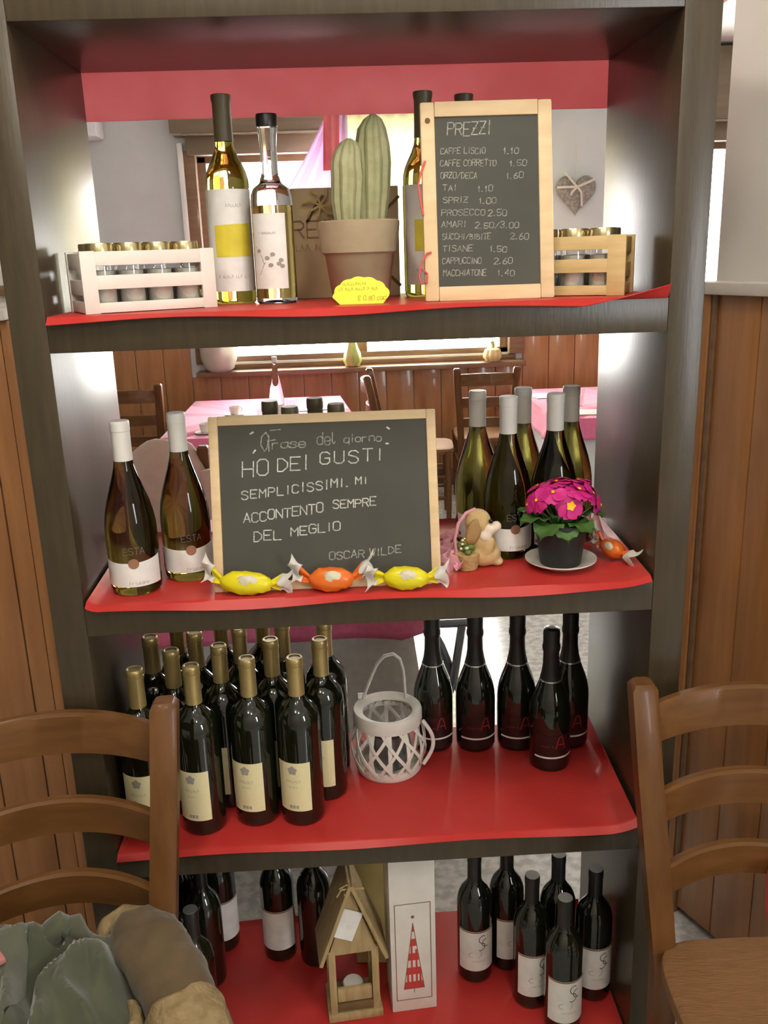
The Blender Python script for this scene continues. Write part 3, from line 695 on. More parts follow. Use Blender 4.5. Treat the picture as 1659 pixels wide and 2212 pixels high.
kb = thing('paper_gift_bag', (-.018, .302, Z1 + PZ), 0, 'kraft paper gift bag with printed lettering behind the cactus pot', 'bag')
MB().box((0, .04, .1), (.202, .078, .2), .002).build('bag_body', M_KRAFT, kb)
e = MB(); fm = lambda u, v: (u, -.0008, v)
t, _ = text('REG', -.099, .112, .030, .021, .3); ribbons(e, t, .0022, fm); t, _ = scribble(.06, -.094, .088, .012); ribbons(e, t, .0009, fm); e.build('lettering', M_BROWN, kb)
e = MB()

for q_ in ([(.045, .128), (.101, .18)], [(.05, .07), (.101, .02)], [(-.04, .185), (-.06, .16), (-.07, .14)]): ribbons(MB(), [q_], .0055, fm).build('ribbon', M_RUSTICD, kb)
 
e = MB()
for k in range(7): e.tube([(-.045, -.004, .168), (-.045 + .02 * math.cos(k * .9), -.012, .168 + .02 * math.sin(k * .9)), (-.045 + .034 * math.cos(k * .9 + .3), -.006, .168 + .03 * math.sin(k * .9 + .3))], .0022, 5)
e.build('raffia_bow', M_NATWOOD, kb)
yt = thing('price_tag', (.002, .062, Z1 + PZ), 0, 'fluorescent yellow scalloped card tag with handwriting, propped at the cactus pot', 'tag'); yt.rotation_euler = (math.radians(-9), 0, 0)
poly = [(-.036, .0), (.036, .0)]
for k in range(0, 41):
    t_ = PI * k / 40; w_ = .046 + .0022 * abs(math.sin(t_ * 6.5)); poly.append((w_ * math.cos(t_), .012 + (.031 + .0022 * abs(math.sin(t_ * 6.5))) * math.sin(t_)))
MB().prism(poly, 0, .0012).build('card', M_TAG, yt, False)
e = MB(); m_ = lambda u, v: (u, -.0005, v); 
for s_, x, y, h in ((.036, -.03, .031, .0052), (.066, -.037, .0225, .005), ('€ 0.80 cad', -.006, .006, .0075)):
    t, _ = text(s_, x, y, h, h * .55, .3, .1, .08) if isinstance(s_, str) else scribble(s_, x, y, h); ribbons(e, t, .0006, m_)
e.build('handwriting', mat('pen_olive', (.32, .33, .03), .7), yt, False)

# ------------------------------------------------------------------ wrapped sweets
def candy(loc, rz, ry, L, H, body, label, e0=1, e1=1, lean=.25):
    c = thing('wrapped_sweet', loc, 0, label, 'sweet', 'oversized wrapped sweets on the second shelf')
    c.rotation_euler = (Matrix.Rotation(rz, 3, 'Z') @ Matrix.Rotation(ry, 3, 'Y') @ Matrix.Rotation(-lean, 3, 'X')).to_euler()
    def fn(d): return 1 + .05 * math.sin(7 * d.x * 2 + 9 * d.z) + .03 * math.sin(11 * d.z + 3 * d.x)
    MB().ell((0, 0, H / 2), (L / 2, .017, H / 2), 22, 12, fn=fn).build('sweet', body, c)
    o = MB().ell((.003, -.0135, H * .62), (L * .2, .0045, H * .24), 14, 8).build('sticker', mat('sticker_pale', (.72, .66, .5), .5, (.5, .45, .32), 60), c)
    for s, ez in ((-1, e0), (1, e1)):
        def tw(u, v, s=s, ez=ez):
            a = (u - .5); x = s * (L * .42 + v * .034); z = H / 2 + ez * v * .022 + a * (.010 + v * .034) ; y = .006 * math.sin(u * 7 + s) * (.3 + v)
            return (x, y, z)
        MB().sheet(lambda u, v: tw(u, v * .62), 16, 5, .001).build('twist', body, c)
        def wr_(u, v, s=s): 
            p = tw(u, .55 + v * .55); return (p[0] + .004 * math.sin(u * 8), p[1] * 1.2 - .002, p[2] + .004 * math.sin(u * 9 + v * 4))
        MB().sheet(wr_, 16, 5, .001).build('wrapper_end', M_TISSUE, c)
    return c
candy((-.222, .016, Z2 + .003), math.radians(-3), math.radians(5), .096, .042, M_YELC, 'yellow wrapped sweet leaning on the phrase board next to the white wines', 1.0, .3)
candy((-.071, .012, Z2 + .003), math.radians(-3), math.radians(0), .082, .044, M_ORC, 'orange wrapped sweet leaning on the middle of the phrase board', .9, 1.1)
candy((.060, .004, Z2 + .003), math.radians(-3), math.radians(2), .082, .042, M_YELC, 'yellow wrapped sweet leaning on the phrase board next to the puppy', .1, .35)
candy((.452, .110, Z2 + .008), math.radians(-66), math.radians(6), .058, .036, M_ORC, 'orange wrapped sweet lying by the right upright behind the primrose', .5, .0)
# pink tissue frill and pink paper scrap
def frill(u, v):
    x = .148 + .030 * (u - .5) + .010 * math.sin(v * 17); y = .075 + .09 * v; z = Z2 + .004 + .06 * v * (1 - .35 * v) + .012 * u + .006 * math.sin(u * 13 + v * 9)
    return (x, y, z)
tag(MB().sheet(frill, 18, 22, .001).build('tissue_paper', M_PINKT), 'crumpled pink tissue paper between the phrase board and the puppy', 'paper')
def scrap(u, v):
    return (.432 + .030 * u + .018 * v, .212 - .03 * v + .02 * u, Z2 + .006 + .052 * (1 - v) + .006 * math.sin(u * 9 + v * 5))
tag(MB().sheet(scrap, 12, 12, .001).build('tissue_paper', M_PINKT), 'pale pink paper scrap standing behind the sweet near the right upright', 'paper')

# ------------------------------------------------------------------ puppy figurine
fg = thing('puppy_figurine', (.204, .118, Z2 + PZ), math.radians(0), 'tan ceramic puppy figurine carrying a small basket of greenery', 'figurine')
def blobs(name, items, m, parent, vox=.0028, smooth=2):
    b = MB()
    for c, r, rt_ in items: b.ell(c, r, 18, 12, rot=rt_)
    o = b.build(name, m, parent)
    md = o.modifiers.new('remesh', 'REMESH'); md.mode = 'VOXEL'; md.voxel_size = vox; md.use_smooth_shade = True
    sm = o.modifiers.new('smooth', 'SMOOTH'); sm.iterations = smooth * 3; sm.factor = .5
    return o
RY = lambda a: Matrix.Rotation(math.radians(a), 3, 'Y')
blobs('body', [((.010, 0, .024), (.034, .026, .025), None), ((.008, 0, .046), (.026, .022, .030), None), ((.000, 0, .086), (.025, .023, .025), None), ((.036, -.004, .008), (.012, .012, .009), None), ((.016, -.018, .040), (.012, .009, .022), RY(25))], M_TAN, fg)
o = blobs('muzzle', [((.021, -.012, .075), (.0135, .013, .012), None), ((.033, -.009, .078), (.0105, .0095, .0105), None), ((.012, -.015, .062), (.013, .010, .013), None)], M_FUR, fg)
def earfn(d): return 1
MB().ell((-.010, -.017, .072), (.014, .008, .028), 16, 12, rot=RY(18)).build('ear', mat('brown_ceramic', (.3, .17, .06), .6, (.38, .23, .09), 30), fg)
MB().ell((.0215, -.020, .0915), (.0042, .0035, .0045), 12, 8).build('eye', M_EYE, fg)
MB().lathe([(.012, 0), (.019, 0), (.0225, .012), (.0245, .03), (.022, .031)], 20, (-.022, -.016, .001), ribs=14, amp=.08).build('basket', mat('basket_straw', (.5, .34, .14), .7, (.4, .26, .1), 60, bump=.4), fg)
mo = MB()
for k in range(16):
    a = random.uniform(0, 6.28); q = random.uniform(0, .017); mo.ell((-.022 + q * math.cos(a), -.016 + q * math.sin(a), .034 + random.uniform(0, .012)), (.006, .006, .005), 8, 6)
mo.build('greenery', M_MOSS, fg)
mo = MB()
for k in range(5): mo.ell((-.022 + random.uniform(-.016, .016), -.028 + random.uniform(-.004, .01), .045 + random.uniform(-.003, .012)), (.0028, .0028, .0028), 8, 6)
mo.build('tiny_flowers', M_FUR, fg)
MB().tube([(-.042, -.012, .03), (-.0445, -.008, .055), (-.037, -.004, .085), (-.022, -.002, .104), (-.004, 0, .111)], .0032, 8, 1.6).build('basket_handle', M_PINKT, fg)

# ------------------------------------------------------------------ primrose on its saucer
sc = MB().lathe([(.02, .0), (.036, .0), (.04, .003), (.060, .011), (.066, .015), (.066, .017), (.060, .0145), (.04, .007), (.005, .006)], 48).build('saucer', M_CERAM)
sc.location = (.356, .096, Z2 + PZ); tag(sc, 'cream ceramic saucer under the black primrose pot', 'saucer')
pp = thing('potted_primrose', (.355, .094, Z2 + PZ + .0062), 0, 'magenta primrose with green leaves in a black plastic pot', 'plant')
MB().lathe([(.02, 0), (.036, 0), (.0375, .002), (.0475, .072), (.0495, .072), (.0495, .082), (.0465, .082), (.045, .07), (.01, .069)], 36).build('pot', M_POTB, pp)
MB().lathe([(.0455, .066), (.03, .073), (.004, .074)], 24).build('soil', M_SOIL, pp)
def leaf(a, L_, w_, rise, drop):
    R = rotz(a)
    def fn(u, v):
        s = (u - .5) * 2; wv = w_ * math.sin(PI * min(1, v * .93 + .07)) ** .75 * (.6 + .4 * v)
        x = .012 + v * L_; z = .074 + rise * math.sin(v * PI * .62) - drop * v * v + .004 * math.sin(v * 21) * abs(s) - .008 * (1 - s * s) * 0 + .006 * abs(s) * v
        return R @ Vector((x, s * wv, z))
    return MB().sheet(fn, 8, 12, .001)
for k, (a, L_, w_, ri, dr) in enumerate([(196, .072, .034, .030, .020), (228, .064, .036, .022, .034), (268, .052, .033, .016, .034), (306, .060, .034, .022, .028), (345, .062, .030, .032, .014), (30, .042, .024, .03, .01), (80, .034, .022, .03, .01), (130, .042, .024, .03, .01), (168, .068, .030, .034, .012), (250, .034, .022, .026, .004), (290, .034, .022, .028, .004)]):
    leaf(math.radians(a), L_, w_, ri, dr).build('leaf', M_LEAF, pp)
def flower(c, nrm, r, parent, seed):
    n = Vector(nrm).normalized(); q = n.to_track_quat('Z', 'Y').to_matrix()
    b = MB()
    for k in range(5):
        a0 = 2 * PI * k / 5 + seed
        def fn(u, v, a0=a0):
            s = (u - .5) * 2; w_ = r * .62 * math.sin(PI * min(1, .12 + v * .8)) ** .8
            x = r * (.06 + .94 * v) - (.12 * r * (1 - abs(s)) if v > .95 else 0); y = s * w_; z = .0016 * k - .10 * r * v * v + .05 * r * math.sin(s * 3 + k)
            return q @ (rotz(a0) @ Vector((x, y, z))) + Vector(c)
        b.sheet(fn, 6, 6, .0008)
    f = b.build('flower', M_PETAL, parent)
    e = MB(); nst = 10; vs_ = []
    for i in range(nst):
        a_ = 2 * PI * i / nst; rr = r * (.36 if i % 2 == 0 else .26) * (1 if seed < .5 else .45); vs_.append(q @ Vector((rr * math.cos(a_), rr * math.sin(a_), .009)) + Vector(c))
    vs_.append(q @ Vector((0, 0, .006)) + Vector(c)); e.add(vs_, [(i, (i + 1) % nst, nst) for i in range(nst)])
    e.v = [tuple(p) for p in e.v]; e.build('flower_eye', M_PEYE, f)
    MB().tube([Vector((c[0] * .15, c[1] * .15, .075)), Vector((c[0] * .6, c[1] * .6, .075 + (c[2] - .075) * .55)), Vector(c) - n * .004], .0018, 6).build('stem', M_STEM, parent)
FL = [((.004, -.040, .122), (.12, -1, .12), .027), ((-.022, -.030, .140), (-.3, -.6, .9), .025), ((.022, -.026, .142), (.3, -.4, 1), .026), ((-.046, -.022, .128), (-.8, -.6, .4), .024),
      ((.046, -.018, .134), (.8, -.3, .6), .024), ((.060, -.016, .114), (1, -.5, .1), .02), ((-.010, .0, .150), (-.1, .1, 1), .026), ((.030, .008, .150), (.2, .3, 1), .026), ((-.040, .008, .142), (-.5, .2, .9), .025), ((.0, .03, .145), (0, .7, .7), .024), ((-.058, -.008, .118), (-1, -.3, .1), .019), ((.048, .02, .138), (.6, .5, .7), .022)]
for k, (c, n, r) in enumerate(FL): flower(c, n, r, pp, k * .7 + .3)

# ------------------------------------------------------------------ white bamboo lantern
ll = thing('bamboo_lantern', (.029, .248, Z3 + PZ), 0, 'white woven bamboo lantern with arched handle on the third shelf', 'lantern')
def bar_r(z): return .066 + .0115 * math.sin(PI * min(1, max(0, (z - .012) / .10)))
MB().lathe([(.056, 0), (.066, 0), (.0705, .006), (.0705, .02), (.0665, .022), (.0655, .006), (.056, .004)], 40).build('bottom_band', M_RATTAN, ll)
MB().lathe([(.02, .003), (.064, .003), (.064, .007), (.02, .007)], 32).build('floor_disc', M_RATTAN, ll)
MB().lathe([(.066, .112), (.0725, .113), (.0735, .12), (.0735, .138), (.0715, .143), (.067, .143), (.053, .136), (.053, .132), (.066, .13)], 40, caps=False).build('top_band', M_RATTAN, ll)
def strip(a0, da, z0, z1, off, w_=.0033):
    pts = []
    for i in range(11):
        t_ = i / 10; z = z0 + (z1 - z0) * t_; a_ = a0 + da * t_; r_ = bar_r(z) + off; pts.append((r_ * math.cos(a_), r_ * math.sin(a_), z))
    m = MB(); vs_ = []; fs_ = []
    for i, p in enumerate(pts):
        q = pts[min(i + 1, 10)]; q0 = pts[max(i - 1, 0)]; t_ = (Vector(q) - Vector(q0)).normalized(); nn = Vector((p[0], p[1], 0)).normalized(); sd = t_.cross(nn).normalized()
        for sx, so in ((-1, 0), (1, 0), (1, 1), (-1, 1)): vs_.append(Vector(p) + sd * sx * w_ + nn * (.0018 * so))
    for i in range(10):
        for k in range(4): l = (k + 1) % 4; fs_.append((i * 4 + k, i * 4 + l, i * 4 + 4 + l, i * 4 + 4 + k))
    fs_ += [(3, 2, 1, 0), (40, 41, 42, 43)]
    return m.add(vs_, fs_)
for k in range(12):
    a_ = 2 * PI * k / 12
    strip(a_, 0, .012, .122, 0, .0042).build('upright_strip', M_RATTAN, ll)
    strip(a_ + .15, .95, .012, .122, .0018, .0034).build('diagonal_strip', M_RATTAN, ll)
    strip(a_ + .15, -.95, .012, .122, .0034, .0034).build('diagonal_strip', M_RATTAN, ll)
MB().lathe([(.02, .01), (.036, .01), (.038, .014), (.038, .085), (.036, .085), (.035, .016), (.02, .014)], 28).build('candle_glass', M_SMOKE, ll)
pts = [(-.052 + .0, .030, .135)]
hx = [(-.050, .142), (-.042, .165), (-.030, .195), (-.018, .222), (-.002, .240), (.018, .244), (.032, .232), (.039, .205), (.041, .17), (.042, .14)]
MB().tube([(x, .045, z) for x, z in hx], .0062, 10, .55, updir=(0, 1, 0)).build('handle', M_RATTAN, ll)
pts = [(.074 + .020 * math.sin(PI * i / 12), -.018 + .004 * i, .118 - .1 * i / 12 + 0) for i in range(13)]
MB().tube([(.072 + .022 * math.sin(PI * i / 12), -.03 + .0 * i, .124 - .104 * i / 12) for i in range(13)], .0042, 8, .6).build('side_hoop', M_RATTAN, ll)
MB().box((-.052, .048, .146), (.02, .008, .014), .002).build('handle_knot', M_RATTAN, ll)

# ------------------------------------------------------------------ bottom shelf: house lantern, printed box, paper bag
hl = thing('house_lantern', (-.070, .135, Z4 + PZ), math.radians(6), 'rustic wooden house-shaped lantern with steep roof and a paper tag', 'lantern')
w_, d_, h1, h2 = .106, .085, .178, .345
MB().box((0, 0, .008), (w_ + .012, d_ + .012, .016), .002).build('base', M_RUSTIC, hl)
for sx in (-1, 1):
    for sy in (-1, 1): MB().box((sx * (w_ / 2 - .007), sy * (d_ / 2 - .007), h1 / 2), (.015, .014, h1), .001).build('post', M_RUSTIC, hl)
for z, hh, m in ((.03, .016, M_RUSTICD), (h1 - .004, .012, M_RUSTIC)):
    MB().box((0, -d_ / 2 + .006, z), (w_ - .026, .012, hh), .001).build('cross_bar', m, hl)
MB().box((0, -d_ / 2 + .010, .057), (w_ - .032, .01, .032), .001).build('low_panel', M_RUSTIC, hl)
for sx in (-1, 1): MB().box((sx * (w_ / 2 - .006), 0, .05), (.008, d_ - .02, .05), .001).build('side_panel', M_RUSTIC, hl)
MB().prism([(-w_ / 2 + .004, h1), (w_ / 2 - .004, h1), (.0, h2 - .02)], -d_ / 2, -d_ / 2 + .01).build('gable', M_RUSTIC, hl, False)
MB().prism([(-w_ / 2 + .004, h1), (w_ / 2 - .004, h1), (.0, h2 - .02)], d_ / 2 - .01, d_ / 2).build('gable', M_RUSTIC, hl, False)
for sx in (-1, 1):
    ang_ = math.atan2(h2 - h1 + .022, w_ / 2 + .016); L_ = math.hypot(h2 - h1 + .022, w_ / 2 + .016)
    cx_, cz_ = sx * (w_ / 4 + .009), (h1 - .022 + h2) / 2
    MB().box((cx_, 0, cz_), (L_, d_ + .03, .008), .001, rot=Matrix.Rotation(sx * ang_, 3, 'Y')).build('roof_panel', M_RUSTIC, hl)
MB().lathe([(.022, .0), (.022, .04), (.02, .042), (.004, .042)], 20, (0, 0, .016)).build('candle', M_CERAM, hl)
e = MB()
for k in range(6): e.tube([(0, -d_ / 2 - .004, h2 - .012), (.02 * math.cos(k), -d_ / 2 - .012, h2 - .008 + .014 * math.sin(k)), (.03 * math.cos(k + .4), -d_ / 2 - .008, h2 - .02 + .02 * math.sin(k + .4))], .002, 5)
e.build('raffia_bow', M_NATWOOD, hl)
pt_ = MB().box((0, 0, 0), (.046, .0012, .066)).build('paper_tag', M_LABEL, hl, False); pt_.location = (-.010, -d_ / 2 - .006, .247); pt_.rotation_euler = (math.radians(-6), math.radians(24), 0)
e = MB(); t, _ = scribble(.026, -.016, .006, .004); ribbons(e, t, .0005, lambda u, v: (u, -.0009, v)); e.box((.006, -.0008, -.004), (.012, .0006, .010)); e.build('tag_print', M_CERAM, pt_, False)
gb = thing('gift_box', (.0138, .0995, Z4 + PZ), math.radians(5), 'tall white cardboard box printed with a red tartan fir tree', 'box')
bw_, bh_ = .097, .40
MB().box((bw_ / 2, .045, bh_ / 2), (bw_, .09, bh_), .0015).build('carton', M_WHITEP, gb)
fm = lambda u, v: (u, -.0006, v)
e = MB(); ribbons(e, [[(.0105, .030), (.0865, .030), (.0865, .275), (.0105, .275), (.0105, .030)]], .0018, fm); e.build('printed_border', M_REDDK if False else M_BROWN, gb, False)
e = MB(); n_ = 9
for i in range(n_):
    z0, z1 = .058 + .165 * i / n_, .058 + .165 * (i + 1) / n_
    x0, x1 = .022 * (1 - i / n_), .022 * (1 - (i + 1) / n_)
    if i % 2 == 0: e.add([fm(.0485 - x0, z0), fm(.0485 + x0, z0), fm(.0485 + x1, z1), fm(.0485 - x1, z1)], [(0, 1, 2, 3)])
for xx in (-.013, -.004, .006, .014):
    hh = .165 * (1 - (abs(xx) + .0025) / .022); e.add([(.0485 + xx - .002, -.0008, .058), (.0485 + xx + .002, -.0008, .058), (.0485 + xx + .002, -.0008, .058 + hh), (.0485 + xx - .002, -.0008, .058 + hh)], [(0, 1, 2, 3)])
e.build('tartan_tree', mat('tartan_red', (.5, .05, .04), .6), gb, False)
e = MB(); ribbons(e, [[(.0265, .058), (.0705, .058), (.0485, .226), (.0265, .058)], [(.0485, .058), (.0485, .047)]], .0016, fm)
e.add([(.0485 + .004 * math.cos(k * PI / 5), -.0007, .242 + .004 * math.sin(k * PI / 5)) for k in range(10)], [tuple(range(10))]); e.build('tree_outline', M_BROWN, gb, False)
yb = thing('paper_bag', (-.010, .275, Z4 + PZ), math.radians(-4), 'pale yellow paper bag standing behind the house lantern', 'bag')
MB().box((0, 0, .14), (.10, .06, .28), .003).build('bag_body', mat('yellow_kraft', (.62, .52, .22), .7, None, 14, bump=.1, bscale=20), yb)
MB().tube([(-.03, -.031, .27), (-.025, -.031, .31), (0, -.031, .325), (.025, -.031, .31), (.03, -.031, .27)], .0025, 6).build('bag_handle', M_KRAFT, yb)

# ------------------------------------------------------------------ tavern chairs
def tavern_chair(name):
    c = start(name); hw = .19
    for s in (-1, 1):
        p = [(s * (hw - .035), -.09, 0), (s * (hw - .035), -.105, .25), (s * (hw - .033), -.095, .45), (s * (hw - .022), -.06, .62), (s * (hw - .008), -.028, .8), (s * hw, 0, .945)]
        m = MB(); vs_ = []; fs_ = []
        prof = [(-1, -1), (-.55, -1), (.55, -1), (1, -.7), (1, .7), (.55, 1), (-.55, 1), (-1, .7)]
        for i, q in enumerate(p):
            k = .0215 if i > 2 else .02
            for a_, b_ in prof: vs_.append((q[0] + a_ * k * 1.05, q[1] + b_ * k * 1.1, q[2]))
        q = p[-1]
        for a_, b_ in prof: vs_.append((q[0] + a_ * .0155, q[1] + b_ * .016, q[2] + .010))
        n = 8
        for i in range(len(p)):
            for k in range(n): l = (k + 1) % n; fs_.append((i * n + k, i * n + l, (i + 1) * n + l, (i + 1) * n + k))
        fs_ += [tuple(range(n - 1, -1, -1)), tuple(range(len(p) * n, len(p) * n + n))]
        m.add(vs_, fs_).build('rear_post', M_CHAIR, c)
        MB().tube([(s * (hw - .032), -.49, 0), (s * (hw - .03), -.49, .25), (s * (hw - .028), -.485, .47)], [.016, .019, .021], 12).build('front_leg', M_CHAIR, c)
        for z in (.16, .3): MB().tube([(s * (hw - .034), -.1, z), (s * (hw - .03), -.49, z + .01)], .011, 10).build('side_stretcher', M_CHAIR, c)
    for z0, hh, yy, nar in ((.878, .074, -.012, 0), (.73, .062, -.040, .013), (.597, .058, -.064, .024)):
        vs_ = []; fs_ = []; N = 22
        for i in range(N + 1):
            t_ = i / N * 2 - 1; x = t_ * (hw - .012 - nar); bow = .050 * (1 - t_ * t_); arch = .010 * (1 - t_ * t_)
            for dy, dz in ((-.011, -.5), (-.011, .42), (-.006, .5), (.006, .5), (.011, .42), (.011, -.5)):
                vs_.append((x, yy + bow + dy, z0 + dz * hh + arch * (1 if dz > 0 else .6)))
        for i in range(N):
            for k in range(6): l = (k + 1) % 6; fs_.append((i * 6 + k, i * 6 + l, (i + 1) * 6 + l, (i + 1) * 6 + k))
        fs_ += [tuple(range(5, -1, -1)), tuple(range(N * 6, N * 6 + 6))]
        MB().add(vs_, fs_).build('back_slat', M_CHAIRX, c)
    # woven seat
    def seatf(d): 
        return 1
    sp = []
    for i in range(40):
        a_ = 2 * PI * i / 40; ca, sa = math.cos(a_), math.sin(a_)
        sp.append((.182 * math.copysign(abs(ca) ** .35, ca), -.305 + .225 * math.copysign(abs(sa) ** .35, sa)))
    vs_ = []; fs_ = []
    for z, k in ((.452, .96), (.460, .99), (.474, 1.0), (.484, .985), (.488, .95), (.483, .6), (.479, .2)):
        for x, y in sp: vs_.append((x * k, -.31 + (y + .31) * k, z))
    for j in range(6):
        for i in range(40): l = (i + 1) % 40; fs_.append((j * 40 + i, j * 40 + l, (j + 1) * 40 + l, (j + 1) * 40 + i))
    fs_ += [tuple(range(39, -1, -1)), tuple(range(240, 280))]
    MB().add(vs_, fs_).build('seat', M_SEAT, c)
    MB().tube([(-hw + .03, -.49, .2), (hw - .03, -.49, .2)], .011, 10).build('front_stretcher', M_CHAIR, c)
    return c
TC = tavern_chair('ladder_back_chair'); g = 'brown ladder-back dining chairs'
place(TC, .652, -.086, 0, math.radians(-2), 'brown ladder-back chair with empty seat by the right-hand panelling', 'chair', g)
place(TC, -.556, -.062, 0, math.radians(1), 'brown ladder-back chair with coats on its seat by the left-hand panelling', 'chair', g)

# coats on the left chair, cushion on the right one
def lump(name, c, r, m, seed, amp=.16, freq=2.2, rot=None, nu=40, nv=28, p=.75, sx=None, parent=None):
    def fn(d):
        v = Vector((d.x * freq + seed, d.y * freq, d.z * freq)); return 1 + amp * noise.noise(v) + amp * .5 * noise.noise(v * 2.3) + amp * .22 * noise.noise(v * 5)
    return MB().ell(c, r, nu, nv, rot=rot, fn=fn).build(name, m, parent)
gc = thing('coat', (-.558, -.372, .488), 0, 'dark green coat heaped in folds on the seat of the chair', 'coat')
def heap(w, d, h, seed, fold, edge=.05):
    def fn(u, v):
        x, y = (u - .5) * 2, (v - .5) * 2
        dome = max(0, 1 - abs(x) ** 3.2) ** .5 * max(0, 1 - abs(y) ** 3.2) ** .5
        q = Vector((x * 1.6 + seed, y * 1.6, seed)); wx = x + .5 * noise.noise(q); wy = y + .5 * noise.noise(q + Vector((7, 3, 0)))
        rid = (1 - abs(noise.noise(Vector((wx * 2.1 + seed, wy * 1.2, 2))) * 1.9)) ; rid2 = 1 - abs(noise.noise(Vector((wx * 4.5, wy * 3.2 + seed, 5))) * 1.9)
        z = h * dome * (.8 + .2 * y) + fold * dome * (rid + .4 * rid2) - edge * (1 - dome)
        return (x * w / 2 * (1 + .06 * noise.noise(q * 1.7)), y * d / 2 * (1 + .05 * noise.noise(q * 1.3)), z)
    return fn
coat_fn = heap(.37, .37, .15, 3.3, .055, .004)
def coat_z(x, y):
    u, v = min(1, max(0, x / .37 + .5)), min(1, max(0, y / .37 + .5)); return coat_fn(u, v)[2]
def rounded(fn):
    def g(u, v):
        p = fn(u, v); x, y = (u - .5) * 2, (v - .5) * 2; k = 1 - .16 * (x * y) ** 2; return (p[0] * k, p[1] * k, p[2])
    return g
MB().sheet(rounded(coat_fn), 90, 90, .006).build('coat_body', M_COATD, gc)
def on_coat(pts, rads, lift=.004): 
    return [(x, y, coat_z(x, y) + lift) for x, y in pts]
def fine(pts, n=6):
    out = []
    for (x0, y0), (x1, y1) in zip(pts[:-1], pts[1:]):
        for k in range(n): out.append((x0 + (x1 - x0) * k / n, y0 + (y1 - y0) * k / n))
    return out + [pts[-1]]
q_ = fine([(-.06, .02), (-.01, .08), (.05, .11), (.11, .10)]); MB().tube(on_coat(q_, 0, .006), [.006 + .014 * math.sin(PI * (k + .5) / (len(q_) + 0)) for k in range(len(q_))], 10).build('collar', M_COATD, gc)
q_ = fine([(.0, -.07), (.04, -.085), (.08, -.075), (.11, -.05)]); MB().tube(on_coat(q_, 0, .001), [.002 + .005 * math.sin(PI * (k + .5) / len(q_)) for k in range(len(q_))], 8).build('pale_lining_edge', mat('pale_lining', (.24, .2, .15), .9), gc)
# the grey bag lies on the coat: its underside follows the coat
BX, BY, BW, BD = -.085, -.012, .19, .28
gb2 = thing('bag', (-.558 + BX, -.372 + BY, .488), 0, 'grey cloth bag resting on top of the heaped coat', 'bag')
def bag_z(x, y):
    a_, b_ = x / (BW / 2), y / (BD / 2); dome = max(0, 1 - abs(a_) ** 2.6) ** .5 * max(0, 1 - abs(b_) ** 2.6) ** .5
    return coat_z(x + BX, y + BY) * (1 - .35 * dome) + .35 * dome * .17 - .003 + dome * (.045 + .012 * (1 - abs(noise.noise(Vector((a_ * 2.2, b_ * 2.2, 9))) * 2)))
def bag_fn(u, v):
    a_, b_ = (u - .5) * 2, (v - .5) * 2; k = 1 - .22 * (a_ * b_) ** 2; x, y = a_ * k * BW / 2, b_ * k * BD / 2
    return (x, y, bag_z(x, y))
MB().sheet(bag_fn, 60, 60, .006).build('bag_body', M_COATG, gb2)
q_ = fine([(-.07, .08), (-.03, .105), (.02, .105), (.065, .08)]); MB().tube([(x, y, bag_z(x, y) + .003) for x, y in q_], [.003 + .006 * math.sin(PI * (k + .5) / len(q_)) for k in range(len(q_))], 8).build('bag_rim', mat('bag_rim_grey', (.2, .175, .14), .9), gb2)
MB().box((.06, .03, bag_z(.06, .03) + .003), (.016, .034, .008), .002, rot=rotz(.7)).build('pink_patch', mat('pink_print', (.42, .16, .15), .6), gb2)
sk = thing('sheepskin_sleeve', (-.362, -.328, .535), 0, 'brown suede sleeve with tan fleece cuff lying off the coat heap', 'coat')
def sleeve(pts, rads, m, name, n=22):
    # smooth the path, then wrinkle the surface
    P = [Vector(p) for p in pts]; Q = []; Rr_ = []
    K = 8
    for a_ in range(len(P) - 1):
        for k in range(K):
            t_ = k / K; p0 = P[max(a_ - 1, 0)]; p1 = P[a_]; p2 = P[a_ + 1]; p3 = P[min(a_ + 2, len(P) - 1)]
            Q.append(.5 * ((2 * p1) + (p2 - p0) * t_ + (2 * p0 - 5 * p1 + 4 * p2 - p3) * t_ * t_ + (3 * p1 - p0 - 3 * p2 + p3) * t_ ** 3)); Rr_.append(rads[a_] + (rads[a_ + 1] - rads[a_]) * t_)
    Q.append(P[-1]); Rr_.append(rads[-1])
    mb = MB(); mb.tube(Q, Rr_, n)
    mb.v = [tuple(Vector(p) + Vector((noise.noise(Vector(p) * 30), noise.noise(Vector(p) * 30 + Vector((5, 0, 0))), noise.noise(Vector(p) * 30 + Vector((0, 7, 0))))) * .009) for p in mb.v]
    return mb.build(name, m, sk, ang=80)
sleeve([(-.052, .118, .075), (-.05, .095, .088), (-.012, .045, .098), (.032, -.022, .088), (.055, -.065, .072)], [.022, .046, .056, .054, .05], M_SUEDE, 'sleeve')
sleeve([(.046, -.05, .078), (.064, -.085, .062), (.078, -.110, .05)], [.055, .061, .055], M_FLEECE, 'fleece_cuff')
sleeve([(.072, -.10, .054), (.095, -.145, .03), (.106, -.17, -.03), (.108, -.18, -.14)], [.05, .052, .052, .045], M_COATD, 'lining')
sleeve([(-.10, .075, .09), (-.092, .10, .105), (-.066, .118, .112), (-.035, .118, .11)], [.010, .017, .017, .010], M_FLEECE, 'fleece_edge')
sleeve([(-.034, -.03, .075), (-.02, -.06, .062), (.0, -.09, .045)], [.008, .013, .009], M_FLEECE, 'fleece_seam')
cu = thing('cushion', (.739, -.156, .486), 0, 'red cushion on the right-hand ladder-back chair', 'cushion')
